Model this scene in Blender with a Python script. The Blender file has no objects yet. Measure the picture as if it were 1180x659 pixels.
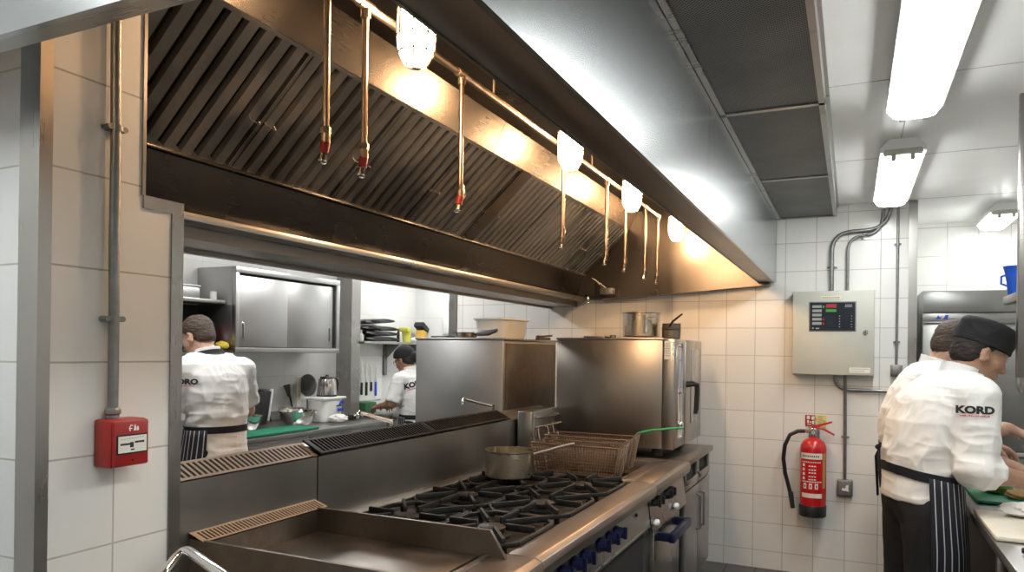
import bpy, bmesh, math, random
import numpy as np
from mathutils import Vector, Matrix
from mathutils.bvhtree import BVHTree
random.seed(7)
SC = bpy.context.scene
COL = SC.collection
PI = math.pi
V = Vector

# ------------------------------------------------------------------ mesh builder
class MB:
    def __init__(self):
        self.bm = bmesh.new(); self.mi = 0
    def face(self, vs):
        try:
            f = self.bm.faces.new(vs); f.material_index = self.mi; f.smooth = True; return f
        except ValueError:
            return None
    def poly(self, pts):
        return self.face([self.bm.verts.new(p) for p in pts])
    def box(self, x0, x1, y0, y1, z0, z1, bev=0, M=None):
        if x1 < x0: x0, x1 = x1, x0
        if y1 < y0: y0, y1 = y1, y0
        if z1 < z0: z0, z1 = z1, z0
        v = [self.bm.verts.new(p) for p in ((x0,y0,z0),(x1,y0,z0),(x1,y1,z0),(x0,y1,z0),(x0,y0,z1),(x1,y0,z1),(x1,y1,z1),(x0,y1,z1))]
        fs = [self.face([v[i] for i in q]) for q in ((3,2,1,0),(4,5,6,7),(0,1,5,4),(1,2,6,5),(2,3,7,6),(3,0,4,7))]
        if M is not None: bmesh.ops.transform(self.bm, matrix=M, verts=v)
        if bev:
            es = list({e for f in fs for e in f.edges})
            r = bmesh.ops.bevel(self.bm, geom=es, offset=bev, segments=2, affect='EDGES', profile=0.5)
            for f in r['faces']: f.smooth = True; f.material_index = self.mi
        return self
    def ring(self, c, a, b, ra, rb, seg, ph=0):
        return [self.bm.verts.new(c + a*(math.cos(ph+2*PI*i/seg)*ra) + b*(math.sin(ph+2*PI*i/seg)*rb)) for i in range(seg)]
    def skinrings(self, rings, cap0=True, cap1=True, closed=False):
        n = len(rings[0]); R = rings + ([rings[0]] if closed else [])
        for r0, r1 in zip(R, R[1:]):
            for i in range(n):
                self.face([r0[i], r0[(i+1) % n], r1[(i+1) % n], r1[i]])
        if not closed:
            if cap0: self.face(list(reversed(rings[0])))
            if cap1: self.face(rings[-1])
        return self
    def cyl(self, p0, p1, r, r2=None, seg=16, caps=True):
        p0, p1 = V(p0), V(p1); d = (p1-p0).normalized()
        a = d.orthogonal().normalized(); b = d.cross(a)
        r2 = r if r2 is None else r2
        return self.skinrings([self.ring(p0,a,b,r,r,seg), self.ring(p1,a,b,r2,r2,seg)], caps, caps)
    def tube(self, pts, r, seg=10, closed=False, flat=1.0):
        P = [V(p) for p in pts]; n = len(P); rings = []; a = None
        for i in range(n):
            if closed: t = (P[(i+1) % n]-P[i-1]).normalized()
            else:
                t = ((P[min(i+1,n-1)]-P[i]).normalized() + (P[i]-P[max(i-1,0)]).normalized())
                t = t.normalized() if t.length > 1e-9 else (P[min(i+1,n-1)]-P[max(i-1,0)]).normalized()
            if a is None: a = t.orthogonal().normalized()
            a = (a - t*a.dot(t)).normalized(); b = t.cross(a)
            rr = r[i] if isinstance(r, (list, tuple)) else r
            k = 1.0
            if 0 < i < n-1 and not closed:
                c = (P[i+1]-P[i]).normalized().dot((P[i]-P[i-1]).normalized())
                k = 1.0
            rings.append(self.ring(P[i], a, b, rr*k, rr*k*flat, seg))
        return self.skinrings(rings, closed=closed)
    def lathe(self, c, prof, seg=32, M=None, cap0=True, cap1=True):
        c = V(c); rings = []
        for r, z in prof:
            rr = max(r, 1e-4)
            rings.append(self.ring(c+V((0,0,z)), V((1,0,0)), V((0,1,0)), rr, rr, seg))
        if M is not None:
            vs = [v for R in rings for v in R]
            bmesh.ops.transform(self.bm, matrix=Matrix.Translation(c) @ M @ Matrix.Translation(-c), verts=vs)
        return self.skinrings(rings, cap0, cap1)
    def prism(self, poly, axis, a0, a1, bev=0):
        # poly: 2D points in the other two axes (order: for 'y' -> (x,z), 'x' -> (y,z), 'z' -> (x,y))
        def mk(p, a):
            return {'y': (p[0], a, p[1]), 'x': (a, p[0], p[1]), 'z': (p[0], p[1], a)}[axis]
        A = [self.bm.verts.new(mk(p, a0)) for p in poly]; B = [self.bm.verts.new(mk(p, a1)) for p in poly]
        n = len(poly); fs = [self.face(A), self.face(list(reversed(B)))]
        for i in range(n): fs.append(self.face([A[(i+1) % n], A[i], B[i], B[(i+1) % n]]))
        fs = [f for f in fs if f]
        if bev:
            es = list({e for f in fs for e in f.edges})
            r = bmesh.ops.bevel(self.bm, geom=es, offset=bev, segments=2, affect='EDGES', profile=0.5)
            for f in r['faces']: f.smooth = True; f.material_index = self.mi
        return self
    def ell(self, c, rx, ry, rz, seg=20, rows=12, t0=0.0, t1=1.0, M=None):
        c = V(c); rings = []
        for k in range(rows+1):
            th = PI*(t0+(t1-t0)*k/rows)
            s = max(math.sin(th), 1e-3)
            rings.append(self.ring(c+V((0,0,-rz*math.cos(th))), V((1,0,0)), V((0,1,0)), rx*s, ry*s, seg))
        if M is not None:
            vs = [v for R in rings for v in R]
            bmesh.ops.transform(self.bm, matrix=Matrix.Translation(c) @ M @ Matrix.Translation(-c), verts=vs)
        return self.skinrings(rings)
    def torus(self, c, n, R, r, seg=28, s2=8):
        n = V(n).normalized(); a = n.orthogonal().normalized(); b = n.cross(a); c = V(c)
        return self.tube([c + a*math.cos(2*PI*i/seg)*R + b*math.sin(2*PI*i/seg)*R for i in range(seg)], r, s2, closed=True)

def origin_of(o):
    p = V((0,0,0))
    while o is not None:
        p += o.location; o = o.parent
    return p

def part(name, mb, mat, parent=None, world=True, loc=None, angle=35):
    """link one mesh object; vertices are given in world coordinates unless world=False"""
    me = bpy.data.meshes.new(name)
    bm = mb.bm
    if len(bm.faces) < 40000: bmesh.ops.recalc_face_normals(bm, faces=bm.faces)
    if world:
        off = origin_of(parent) if parent is not None else (V(loc) if loc is not None else V((0,0,0)))
        if off.length > 0: bmesh.ops.translate(bm, vec=-off, verts=bm.verts)
    bm.to_mesh(me); bm.free()
    for m in (mat if isinstance(mat, (list, tuple)) else [mat]): me.materials.append(m)
    if angle: me.set_sharp_from_angle(angle=math.radians(angle))
    o = bpy.data.objects.new(name, me); COL.objects.link(o)
    if parent is not None: o.parent = parent
    elif loc is not None: o.location = loc
    return o

def thing(name, label, cat, loc=(0,0,0), group=None, rotz=0):
    o = bpy.data.objects.new(name, None); COL.objects.link(o)
    o.location = loc; o.rotation_euler = (0,0,rotz); o.empty_display_size = 0.1
    o['label'] = label; o['category'] = cat
    if group: o['group'] = group
    return o
def tag(o, label, cat, group=None):
    o['label'] = label; o['category'] = cat
    if group: o['group'] = group
    return o
def struct(name, mb, mat):
    o = part(name, mb, mat); o['kind'] = 'structure'; return o
def copy_tree(o, parent=None):
    c = o.copy(); COL.objects.link(c); c.parent = parent
    for ch in [k for k in bpy.data.objects if k.parent == o]: copy_tree(ch, c)
    return c

# ------------------------------------------------------------------ materials
def newmat(name):
    m = bpy.data.materials.new(name); m.use_nodes = True
    nt = m.node_tree; b = nt.nodes['Principled BSDF']
    return m, nt, b
def N(nt, t, **kw):
    n = nt.nodes.new(t)
    for k, v in kw.items():
        if k in n.inputs: n.inputs[k].default_value = v
        else: setattr(n, k, v)
    return n
def c4(c): return (c[0], c[1], c[2], 1.0)
def plain(name, col, rough=0.5, metal=0.0, noise=0.0, nscale=8.0, bump=0.0, bscale=60.0, spec=0.5, coat=0.0):
    m, nt, b = newmat(name); L = nt.links
    b.inputs['Base Color'].default_value = c4(col); b.inputs['Roughness'].default_value = rough
    b.inputs['Metallic'].default_value = metal; b.inputs['Specular IOR Level'].default_value = spec
    if coat: b.inputs['Coat Weight'].default_value = coat
    tc = N(nt, 'ShaderNodeTexCoord')
    if noise:
        n = N(nt, 'ShaderNodeTexNoise', Scale=nscale, Detail=4.0); L.new(tc.outputs['Object'], n.inputs['Vector'])
        r = N(nt, 'ShaderNodeMapRange'); r.inputs['From Min'].default_value = .3; r.inputs['From Max'].default_value = .7
        r.inputs['To Min'].default_value = 1-noise; r.inputs['To Max'].default_value = 1+noise*.4
        L.new(n.outputs['Fac'], r.inputs['Value'])
        x = N(nt, 'ShaderNodeMix', data_type='RGBA', blend_type='MULTIPLY'); x.inputs['Factor'].default_value = 1
        x.inputs[6].default_value = c4(col); L.new(r.outputs['Result'], x.inputs[7]); L.new(x.outputs[2], b.inputs['Base Color'])
    if bump:
        n2 = N(nt, 'ShaderNodeTexNoise', Scale=bscale, Detail=3.0); L.new(tc.outputs['Object'], n2.inputs['Vector'])
        bp = N(nt, 'ShaderNodeBump', Strength=bump, Distance=0.01); L.new(n2.outputs['Fac'], bp.inputs['Height']); L.new(bp.outputs['Normal'], b.inputs['Normal'])
    return m
def steel(name, base=(.60,.59,.57), rough=.3, grain=(1,1,60), smudge=.25, stain=None, stain_amt=0.0, aniso=0.0, ga=.006):
    """brushed stainless steel; grain = coordinate scale of the brush marks; stain = colour of greasy blotches"""
    m, nt, b = newmat(name); L = nt.links
    b.inputs['Metallic'].default_value = 1.0
    tc = N(nt, 'ShaderNodeTexCoord'); mp = N(nt, 'ShaderNodeMapping'); mp.inputs['Scale'].default_value = grain
    L.new(tc.outputs['Object'], mp.inputs['Vector'])
    g = N(nt, 'ShaderNodeTexNoise', Scale=2.5, Detail=2.0, Roughness=.5); L.new(mp.outputs['Vector'], g.inputs['Vector'])
    s = N(nt, 'ShaderNodeTexNoise', Scale=2.2, Detail=3.0, Roughness=.5); L.new(tc.outputs['Object'], s.inputs['Vector'])
    add = N(nt, 'ShaderNodeMath', operation='ADD'); 
    m1 = N(nt, 'ShaderNodeMapRange'); m1.inputs['From Min'].default_value = .3; m1.inputs['From Max'].default_value = .7
    m1.inputs['To Min'].default_value = -ga; m1.inputs['To Max'].default_value = ga; L.new(g.outputs['Fac'], m1.inputs['Value'])
    m2 = N(nt, 'ShaderNodeMapRange'); m2.inputs['From Min'].default_value = .3; m2.inputs['From Max'].default_value = .7
    m2.inputs['To Min'].default_value = rough-smudge*.10; m2.inputs['To Max'].default_value = rough+smudge*.25; L.new(s.outputs['Fac'], m2.inputs['Value'])
    L.new(m1.outputs['Result'], add.inputs[0]); L.new(m2.outputs['Result'], add.inputs[1]); L.new(add.outputs[0], b.inputs['Roughness'])
    cr = N(nt, 'ShaderNodeMapRange'); cr.inputs['From Min'].default_value = .25; cr.inputs['From Max'].default_value = .75
    cr.inputs['To Min'].default_value = 1-smudge*.6; cr.inputs['To Max'].default_value = 1.05; L.new(s.outputs['Fac'], cr.inputs['Value'])
    x = N(nt, 'ShaderNodeMix', data_type='RGBA', blend_type='MULTIPLY'); x.inputs['Factor'].default_value = 1
    x.inputs[6].default_value = c4(base); L.new(cr.outputs['Result'], x.inputs[7])
    col = x.outputs[2]
    if stain is not None:
        s2 = N(nt, 'ShaderNodeTexNoise', Scale=4.2, Detail=7.0, Roughness=.65); L.new(tc.outputs['Object'], s2.inputs['Vector'])
        r2 = N(nt, 'ShaderNodeMapRange'); r2.inputs['From Min'].default_value = .47; r2.inputs['From Max'].default_value = .68
        r2.inputs['To Min'].default_value = 0; r2.inputs['To Max'].default_value = stain_amt; L.new(s2.outputs['Fac'], r2.inputs['Value'])
        x2 = N(nt, 'ShaderNodeMix', data_type='RGBA'); L.new(r2.outputs['Result'], x2.inputs['Factor']); L.new(col, x2.inputs[6]); x2.inputs[7].default_value = c4(stain)
        col = x2.outputs[2]
        mm = N(nt, 'ShaderNodeMath', operation='SUBTRACT'); mm.inputs[0].default_value = 1.0; L.new(r2.outputs['Result'], mm.inputs[1]); L.new(mm.outputs[0], b.inputs['Metallic'])
    L.new(col, b.inputs['Base Color'])
    if aniso: b.inputs['Anisotropic'].default_value = aniso
    return m
def tiles(name, axes, w, h, off, col=(.80,.79,.76), grout=(.46,.44,.41), mortar=.0026, rough=.22, var=.05):
    m, nt, b = newmat(name); L = nt.links
    tc = N(nt, 'ShaderNodeTexCoord'); sp = N(nt, 'ShaderNodeSeparateXYZ'); L.new(tc.outputs['Object'], sp.inputs[0])
    cb = N(nt, 'ShaderNodeCombineXYZ')
    for k in (0, 1):
        a = N(nt, 'ShaderNodeMath', operation='SUBTRACT'); a.inputs[1].default_value = off[k]
        L.new(sp.outputs['XYZ'.index(axes[k].upper())], a.inputs[0]); L.new(a.outputs[0], cb.inputs[k])
    br = N(nt, 'ShaderNodeTexBrick', offset=0.0, squash=1.0)
    br.inputs['Scale'].default_value = 1; br.inputs['Mortar Size'].default_value = mortar; br.inputs['Mortar Smooth'].default_value = .25
    br.inputs['Brick Width'].default_value = w; br.inputs['Row Height'].default_value = h
    br.inputs['Color1'].default_value = c4(col); br.inputs['Color2'].default_value = c4([c*(1-var) for c in col]); br.inputs['Mortar'].default_value = c4(grout)
    L.new(cb.outputs[0], br.inputs['Vector']); 
    n = N(nt, 'ShaderNodeTexNoise', Scale=1.7, Detail=5.0); L.new(tc.outputs['Object'], n.inputs['Vector'])
    r = N(nt, 'ShaderNodeMapRange'); r.inputs['From Min'].default_value = .3; r.inputs['From Max'].default_value = .7; r.inputs['To Min'].default_value = .93; r.inputs['To Max'].default_value = 1.02
    L.new(n.outputs['Fac'], r.inputs['Value'])
    x = N(nt, 'ShaderNodeMix', data_type='RGBA', blend_type='MULTIPLY'); x.inputs['Factor'].default_value = 1
    L.new(br.outputs['Color'], x.inputs[6]); L.new(r.outputs['Result'], x.inputs[7]); L.new(x.outputs[2], b.inputs['Base Color'])
    rr = N(nt, 'ShaderNodeMapRange'); rr.inputs['To Min'].default_value = rough; rr.inputs['To Max'].default_value = .8; L.new(br.outputs['Fac'], rr.inputs['Value']); L.new(rr.outputs['Result'], b.inputs['Roughness'])
    inv = N(nt, 'ShaderNodeMath', operation='SUBTRACT'); inv.inputs[0].default_value = 1; L.new(br.outputs['Fac'], inv.inputs[1])
    n3 = N(nt, 'ShaderNodeTexNoise', Scale=7.0, Detail=2.0); L.new(tc.outputs['Object'], n3.inputs['Vector'])
    ad = N(nt, 'ShaderNodeMath', operation='MULTIPLY_ADD'); ad.inputs[1].default_value = .35; L.new(n3.outputs['Fac'], ad.inputs[0]); L.new(inv.outputs[0], ad.inputs[2])
    bp = N(nt, 'ShaderNodeBump', Strength=.35, Distance=0.003); L.new(ad.outputs[0], bp.inputs['Height']); L.new(bp.outputs['Normal'], b.inputs['Normal'])
    return m
def emit(name, col, s):
    m, nt, b = newmat(name)
    b.inputs['Base Color'].default_value = (.8,.8,.8,1); b.inputs['Emission Color'].default_value = c4(col); b.inputs['Emission Strength'].default_value = s
    return m
def perforated(name, col=(.20,.20,.195)):
    m, nt, b = newmat(name); L = nt.links
    tc = N(nt, 'ShaderNodeTexCoord'); mp = N(nt, 'ShaderNodeMapping'); mp.inputs['Rotation'].default_value = (0,0,PI/4); mp.inputs['Scale'].default_value = (110,110,110)
    L.new(tc.outputs['Object'], mp.inputs['Vector'])
    vm = N(nt, 'ShaderNodeVectorMath', operation='FRACTION'); L.new(mp.outputs[0], vm.inputs[0])
    sb = N(nt, 'ShaderNodeVectorMath', operation='SUBTRACT'); sb.inputs[1].default_value = (.5,.5,.5); L.new(vm.outputs[0], sb.inputs[0])
    ml = N(nt, 'ShaderNodeVectorMath', operation='MULTIPLY'); ml.inputs[1].default_value = (1,1,0); L.new(sb.outputs[0], ml.inputs[0])
    ln = N(nt, 'ShaderNodeVectorMath', operation='LENGTH'); L.new(ml.outputs[0], ln.inputs[0])
    lt = N(nt, 'ShaderNodeMath', operation='LESS_THAN'); lt.inputs[1].default_value = .33; L.new(ln.outputs['Value'], lt.inputs[0])
    n = N(nt, 'ShaderNodeTexNoise', Scale=3.0, Detail=6.0); L.new(tc.outputs['Object'], n.inputs['Vector'])
    r = N(nt, 'ShaderNodeMapRange'); r.inputs['From Min'].default_value = .3; r.inputs['From Max'].default_value = .7; r.inputs['To Min'].default_value = .7; r.inputs['To Max'].default_value = 1.15; L.new(n.outputs['Fac'], r.inputs['Value'])
    x0 = N(nt, 'ShaderNodeMix', data_type='RGBA', blend_type='MULTIPLY'); x0.inputs['Factor'].default_value = 1; x0.inputs[6].default_value = c4(col); L.new(r.outputs['Result'], x0.inputs[7])
    x = N(nt, 'ShaderNodeMix', data_type='RGBA'); L.new(lt.outputs[0], x.inputs['Factor']); L.new(x0.outputs[2], x.inputs[6]); x.inputs[7].default_value = (.012,.012,.012,1)
    L.new(x.outputs[2], b.inputs['Base Color']); b.inputs['Metallic'].default_value = .6; b.inputs['Roughness'].default_value = .5
    return m

M = {}
M['steel']   = steel('stainless steel', (.42,.415,.40), .28, (1,60,1))
M['steel_v'] = steel('stainless steel vertical grain', (.40,.385,.365), .27, (60,60,1), smudge=.25)
M['hood_out']= plain('hood steel outside', (.45,.47,.48), .27, 1.0, noise=.06, nscale=1.5)
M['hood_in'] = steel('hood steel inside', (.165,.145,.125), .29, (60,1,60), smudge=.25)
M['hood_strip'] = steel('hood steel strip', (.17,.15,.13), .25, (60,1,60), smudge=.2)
M['hood_rear'] = steel('hood rear steel', (.055,.048,.042), .26, (60,1,60), smudge=.3)  # base darkened to stand in for the dark surroundings this panel reflects
M['greasy']  = steel('greasy steel', (.30,.275,.25), .34, (60,1,60), smudge=.3)
M['splash']  = steel('splash steel', (.36,.36,.345), .34, (1,60,60), smudge=.4)
M['burnt_reflect']   = steel('burnt steel', (.22,.19,.16), .42, (1,40,1), smudge=.6, stain=(.05,.028,.015), stain_amt=.7)  # burnt steel; also paints the hood's brown reflection on the cabinet side
M['plate']   = steel('griddle plate steel', (.26,.23,.20), .34, (1,30,1), smudge=.6, stain=(.13,.055,.022), stain_amt=.85)
M['bright']  = plain('polished steel', (.75,.74,.72), .16, 1.0)
M['chrome']  = plain('chrome', (.8,.8,.8), .08, 1.0)
M['galv']    = plain('galvanised steel', (.27,.27,.265), .42, .85, noise=.2, nscale=30)
M['copperish']=plain('bronzed pipe', (.50,.41,.33), .32, 1.0, noise=.25, nscale=20)
M['filter']  = steel('filter steel', (.27,.28,.29), .34, (60,60,60), smudge=.5, stain=(.06,.045,.03), stain_amt=.45)
M['dark']    = plain('black void', (.012,.011,.010), .8)
M['iron']    = plain('cast iron', (.011,.011,.011), .45, .2, noise=.3, nscale=40, bump=.3, bscale=150)
M['enamel']  = plain('black enamel tray', (.02,.018,.016), .3, 0, noise=.5, nscale=12)
M['black']   = plain('black plastic', (.014,.014,.015), .4)
M['blackm']  = plain('black matte', (.02,.02,.02), .7)
M['blue']    = plain('blue plastic knob', (.006,.009,.045), .35)
M['bluebright'] = plain('bright blue plastic', (.02,.10,.55), .4)
M['lightblue']= plain('light blue cloth', (.25,.55,.70), .8, bump=.4, bscale=40)
M['red']     = plain('red plastic', (.32,.014,.012), .38, noise=.1)
M['extred']  = plain('red enamel paint', (.50,.012,.015), .25, coat=.4)
M['white']   = plain('white plastic', (.80,.80,.78), .4)
M['paper']   = plain('white label', (.75,.74,.70), .6)
M['ink']     = plain('printed black', (.02,.02,.022), .6)
M['inkgrey'] = plain('printed grey', (.30,.30,.30), .6)
M['inkred']  = plain('printed red', (.60,.03,.05), .6)
M['inkgreen']= plain('printed green', (.05,.35,.06), .6)
M['inkblue'] = plain('printed blue', (.03,.06,.40), .6)
M['yellow']  = plain('yellow label', (.70,.62,.15), .6)
M['green']   = plain('green plastic board', (.015,.22,.12), .5, noise=.15, nscale=20)
M['greenh']  = plain('green handle', (.02,.32,.10), .4)
M['board']   = plain('white plastic board', (.74,.71,.62), .55, noise=.08, nscale=14)
M['cloth']   = plain('white cotton cloth', (.74,.73,.70), .9, bump=.5, bscale=50)
M['cream']   = plain('cream painted metal', (.50,.50,.44), .45, noise=.04)
M['screen']  = plain('dark display', (.012,.018,.024), .15)
M['grey']    = plain('grey plastic', (.16,.16,.16), .5)
M['glass']   = plain('dark oven glass', (.03,.03,.032), .06)
M['tub']     = plain('translucent white plastic', (.66,.66,.62), .4)
M['copper']  = steel('heat stained steel', (.36,.30,.255), .30, (1,1,50), smudge=.4, stain=(.15,.08,.045), stain_amt=.3)
M['wire'] = plain('fried brown wire', (.20,.13,.085), .45, .7)
M['wire2'] = plain('browned steel wire', (.45,.36,.28), .35, 1.0)
M['pan'] = steel('used pan steel', (.66,.58,.46), .22, (1,1,50), smudge=.5, stain=(.22,.12,.05), stain_amt=.25)
M['rail'] = steel('reflection tinted steel', (.38,.325,.285), .36, (1,60,1), smudge=.3, stain=(.20,.12,.07), stain_amt=.3)  # pinkish brown base paints in the warm reflection along the front rails
M['oven'] = plain('oven side steel', (.43,.40,.365), .30, 1.0, noise=.10, nscale=2.5)
M['grille'] = steel('grille steel', (.56,.47,.40), .38, (1,60,1), smudge=.3)  # pale pinkish base paints in the warm hood reflected by the bars
M['bread']   = plain('bread crust', (.45,.26,.11), .8, noise=.3, nscale=30)
M['lettuce'] = plain('green vegetables', (.10,.22,.04), .6, noise=.5, nscale=30)
M['fridge']  = steel('fridge steel', (.36,.36,.35), .32, (60,60,1), smudge=.3)
M['cab2']    = steel('cupboard steel', (.48,.48,.48), .36, (60,60,1), smudge=.3)
M['perf']    = perforated('perforated steel')
M['paint']   = plain('white ceiling panel paint', (.80,.80,.79), .32, noise=.05, nscale=3)
M['plaster'] = plain('white wall paint', (.78,.79,.78), .5)
M['floor']   = tiles('floor tile', 'xy', .2, .2, (0,0), (.075,.072,.07), (.03,.03,.03), rough=.4)
M['t_back']  = tiles('back wall tile', 'xz', .2, .1985, (-.029,.126))
M['t_pier']  = tiles('pier tile', 'yz', .2, .193, (1.037,1.88-.193*9), mortar=.0022)
M['t_pierf'] = tiles('pier front tile', 'xz', .2, .193, (-1.42,1.88-.193*9), col=(.72,.73,.73), mortar=.0022)  # cooler, darker copy of the pier tile; cool light painted into the colour
M['t_rec']   = tiles('recess tile', 'xz', .205, .222, (.451,2.30-.222*10))
M['t_k2']    = tiles('kitchen tile', 'yz', .3, .3, (.1,.08), col=(.74,.74,.72), grout=(.55,.55,.53), mortar=.002)
M['t_far']   = tiles('far tile', 'xz', .3, .3, (.1,.08), col=(.80,.81,.80), grout=(.6,.6,.6), mortar=.002)
M['tube2']   = emit('lit fluorescent diffuser rear', (1.0,.995,.97), 32)
M['tube']    = emit('lit fluorescent diffuser', (.975,1.0,.975), 25)
M['bulb']    = emit('lit lamp glass', (1.0,.63,.34), 180)

# ------------------------------------------------------------------ setting
YB = 5.45; ZC = 2.555
f = MB().box(-6.2, 1.6, -2.2, 8.2, -.1, 0); struct('floor', f, M['floor'])
c = MB(); c.box(-.476, 1.6, .69, 8.2, ZC, ZC+.1); c.box(-6.2, -1.98, .69, 8.2, ZC, ZC+.1); c.box(-6.2, 1.6, -2.2, .69, ZC, ZC+.1); c.box(-1.98, -.476, 5.445, 8.2, ZC, ZC+.1); c.box(-2.0, -.46, .68, 5.46, ZC+.07, ZC+.1)
ceil = struct('ceiling', c, M['paint'])
c = MB()
for y in (.62, 1.82, 3.02, 4.21, 5.40): c.box(-.10, 1.4, y-.002, y+.002, ZC-.0015, ZC+.001)
c.box(.198, .202, -2, 6.4, ZC-.0015, ZC+.001)
struct('trim_1', c, plain('ceiling joint strip', (.45,.45,.44), .6))
w = MB().box(-3.10, .375, YB, YB+.15, 0, ZC+.05); struct('wall_back', w, M['t_back'])
w = MB().box(.2, 1.6, 6.45, 6.6, 0, ZC+.05); struct('wall_recess', w, M['t_rec'])
w = MB().box(1.25, 1.4, -2.2, 6.45, 0, ZC+.05); struct('wall_right', w, M['t_pier'])
w = MB().box(-6.0, 1.4, -2.2, -2.05, 0, ZC+.05); struct('wall_front', w, M['plaster'])
# pier with the call point
w = MB()
w.box(-2.3, -1.42, .874, 1.2, 0, 1.857); w.box(-2.3, -1.42, .874, 1.1, 1.857, ZC-.001)
w.mi = 1
w.poly([(-2.31,.8735,0),(-1.42,.8735,0),(-1.42,.8735,ZC),(-2.31,.8735,ZC)])
struct('wall_left', w, [M['t_pier'], M['t_pierf']])
w = MB().box(-2.45, -2.31, -2.05, 1.2, 0, ZC+.05); struct('wall_side', w, M['plaster'])
w = MB(); t = .004
w.prism([(-1.478,.870),(-1.416,.870),(-1.416,.896),(-1.420,.896),(-1.420,.8735),(-1.478,.8735)], 'z', 0, ZC-.001)
struct('trim_2', w, M['steel_v'])
w = MB()
w.box(-1.44, -1.416, 1.172, 1.204, 0, 1.862); w.box(-1.44, -1.416, 1.098, 1.172, 1.834, 1.862); w.box(-1.44,-1.416,1.094,1.102,1.862,ZC)
struct('trim_3', w, M['steel_v'])
w = MB().box(.335, .385, YB-.012, YB+.16, 0, ZC); struct('trim_4', w, M['steel_v'])
# beam above the pass, half wall under it
w = MB().box(-2.22, -1.985, 1.2, YB, 1.885, ZC); w.box(-2.225,-2.195,1.2,YB,1.87,1.9); struct('wall_lintel', w, M['greasy'])
w = MB().box(-2.18, -1.885, 1.2, 3.98, 0, 1.05); struct('wall_pass', w, M['t_pier'])
w = MB().box(-2.2, -1.81, 1.2, 3.98, 1.05, 1.09, .004); struct('trim_5', w, M['steel'])
w = MB().box(-3.16, -3.085, YB-.012, YB+.16, 0, ZC); struct('trim_6', w, M['steel_v'])
# the other kitchen
w = MB().box(-4.65, -4.5, -2.05, 7.0, 0, ZC+.05); struct('wall_outer', w, M['t_k2'])
w = MB().box(-4.65, -2.9, 7.0, 7.15, 0, ZC+.05); struct('wall_far', w, M['t_far'])
w = MB().box(-3.05, -2.9, YB+.15, 7.0, 0, ZC+.05); struct('wall_inner', w, M['plaster'])
w = MB().box(-4.5, -4.32, 5.60, 5.735, 0, ZC); struct('trim_7', w, M['steel_v'])
w = MB().box(.2, .36, YB+.15, 6.45, 0, ZC+.05); struct('wall_return', w, M['plaster'])
# ------------------------------------------------------------------ extractor hood
XF = -.489; ZL = 2.035; YN = .69; YE = 5.43
hood = thing('extractor_hood', 'long stainless steel extractor hood with sloping baffle filters above the cooking range', 'extractor hood', (-1.2, 3.0, ZL))
m = MB(); m.box(XF-.012, XF, YN, 2.748, ZL, ZC-.01); m.box(XF-.012, XF, 2.752, YE, ZL, ZC-.01); m.box(XF-.010, XF-.002, 2.74, 2.76, ZL, ZC-.01)
part('front_panel', m, M['hood_out'], hood)
m = MB(); m.box(XF-.112, XF-.0125, YN+.002, YE, ZL-.0, ZL+.012, .002); m.box(XF-.116, XF-.110, YN, YE, ZL-.004, ZL+.05)
part('front_lip', m, M['greasy'], hood)
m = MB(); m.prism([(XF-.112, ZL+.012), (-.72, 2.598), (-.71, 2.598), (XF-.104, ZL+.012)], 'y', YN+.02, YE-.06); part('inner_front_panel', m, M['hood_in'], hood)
m = MB(); m.box(-1.97, XF-.0125, YN, YN+.012, ZL-.016, ZC-.01); part('end_panel', m, M['hood_out'], hood)
m = MB(); m.box(-1.97, XF-.0125, YN+.0125, YN+.044, ZL-.0155, ZL-.006); part('end_lip', m, M['steel'], hood)
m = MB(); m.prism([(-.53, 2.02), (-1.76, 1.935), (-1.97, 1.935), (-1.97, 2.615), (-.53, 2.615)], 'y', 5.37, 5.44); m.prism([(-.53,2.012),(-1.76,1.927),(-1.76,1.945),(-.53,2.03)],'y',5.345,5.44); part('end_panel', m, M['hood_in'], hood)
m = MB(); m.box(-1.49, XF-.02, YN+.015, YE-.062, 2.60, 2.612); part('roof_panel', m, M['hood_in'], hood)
m = MB()
for a, b in ((1.205, 3.046), (3.05, 5.37)):
    m.prism([(-1.478, 2.60), (-1.548, 2.452), (-1.560, 2.456), (-1.492, 2.606)], 'y', a, b)
part('sloping_strip', m, M['hood_strip'], hood)
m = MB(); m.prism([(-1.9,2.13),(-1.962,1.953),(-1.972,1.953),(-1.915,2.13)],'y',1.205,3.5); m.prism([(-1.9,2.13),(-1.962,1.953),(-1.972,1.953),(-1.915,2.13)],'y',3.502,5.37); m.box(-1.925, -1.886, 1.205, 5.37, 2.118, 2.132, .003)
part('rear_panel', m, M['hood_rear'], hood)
m = MB(); m.box(-1.975, -1.893, 1.205, 5.40, 1.926, 1.952, .003); part('rear_gutter', m, M['steel'], hood)
m = MB(); m.box(-1.165, -1.03, YN+.02, YE-.08, 2.5312, 2.60, .004); part('lamp_rail', m, M['hood_in'], hood)
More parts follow.
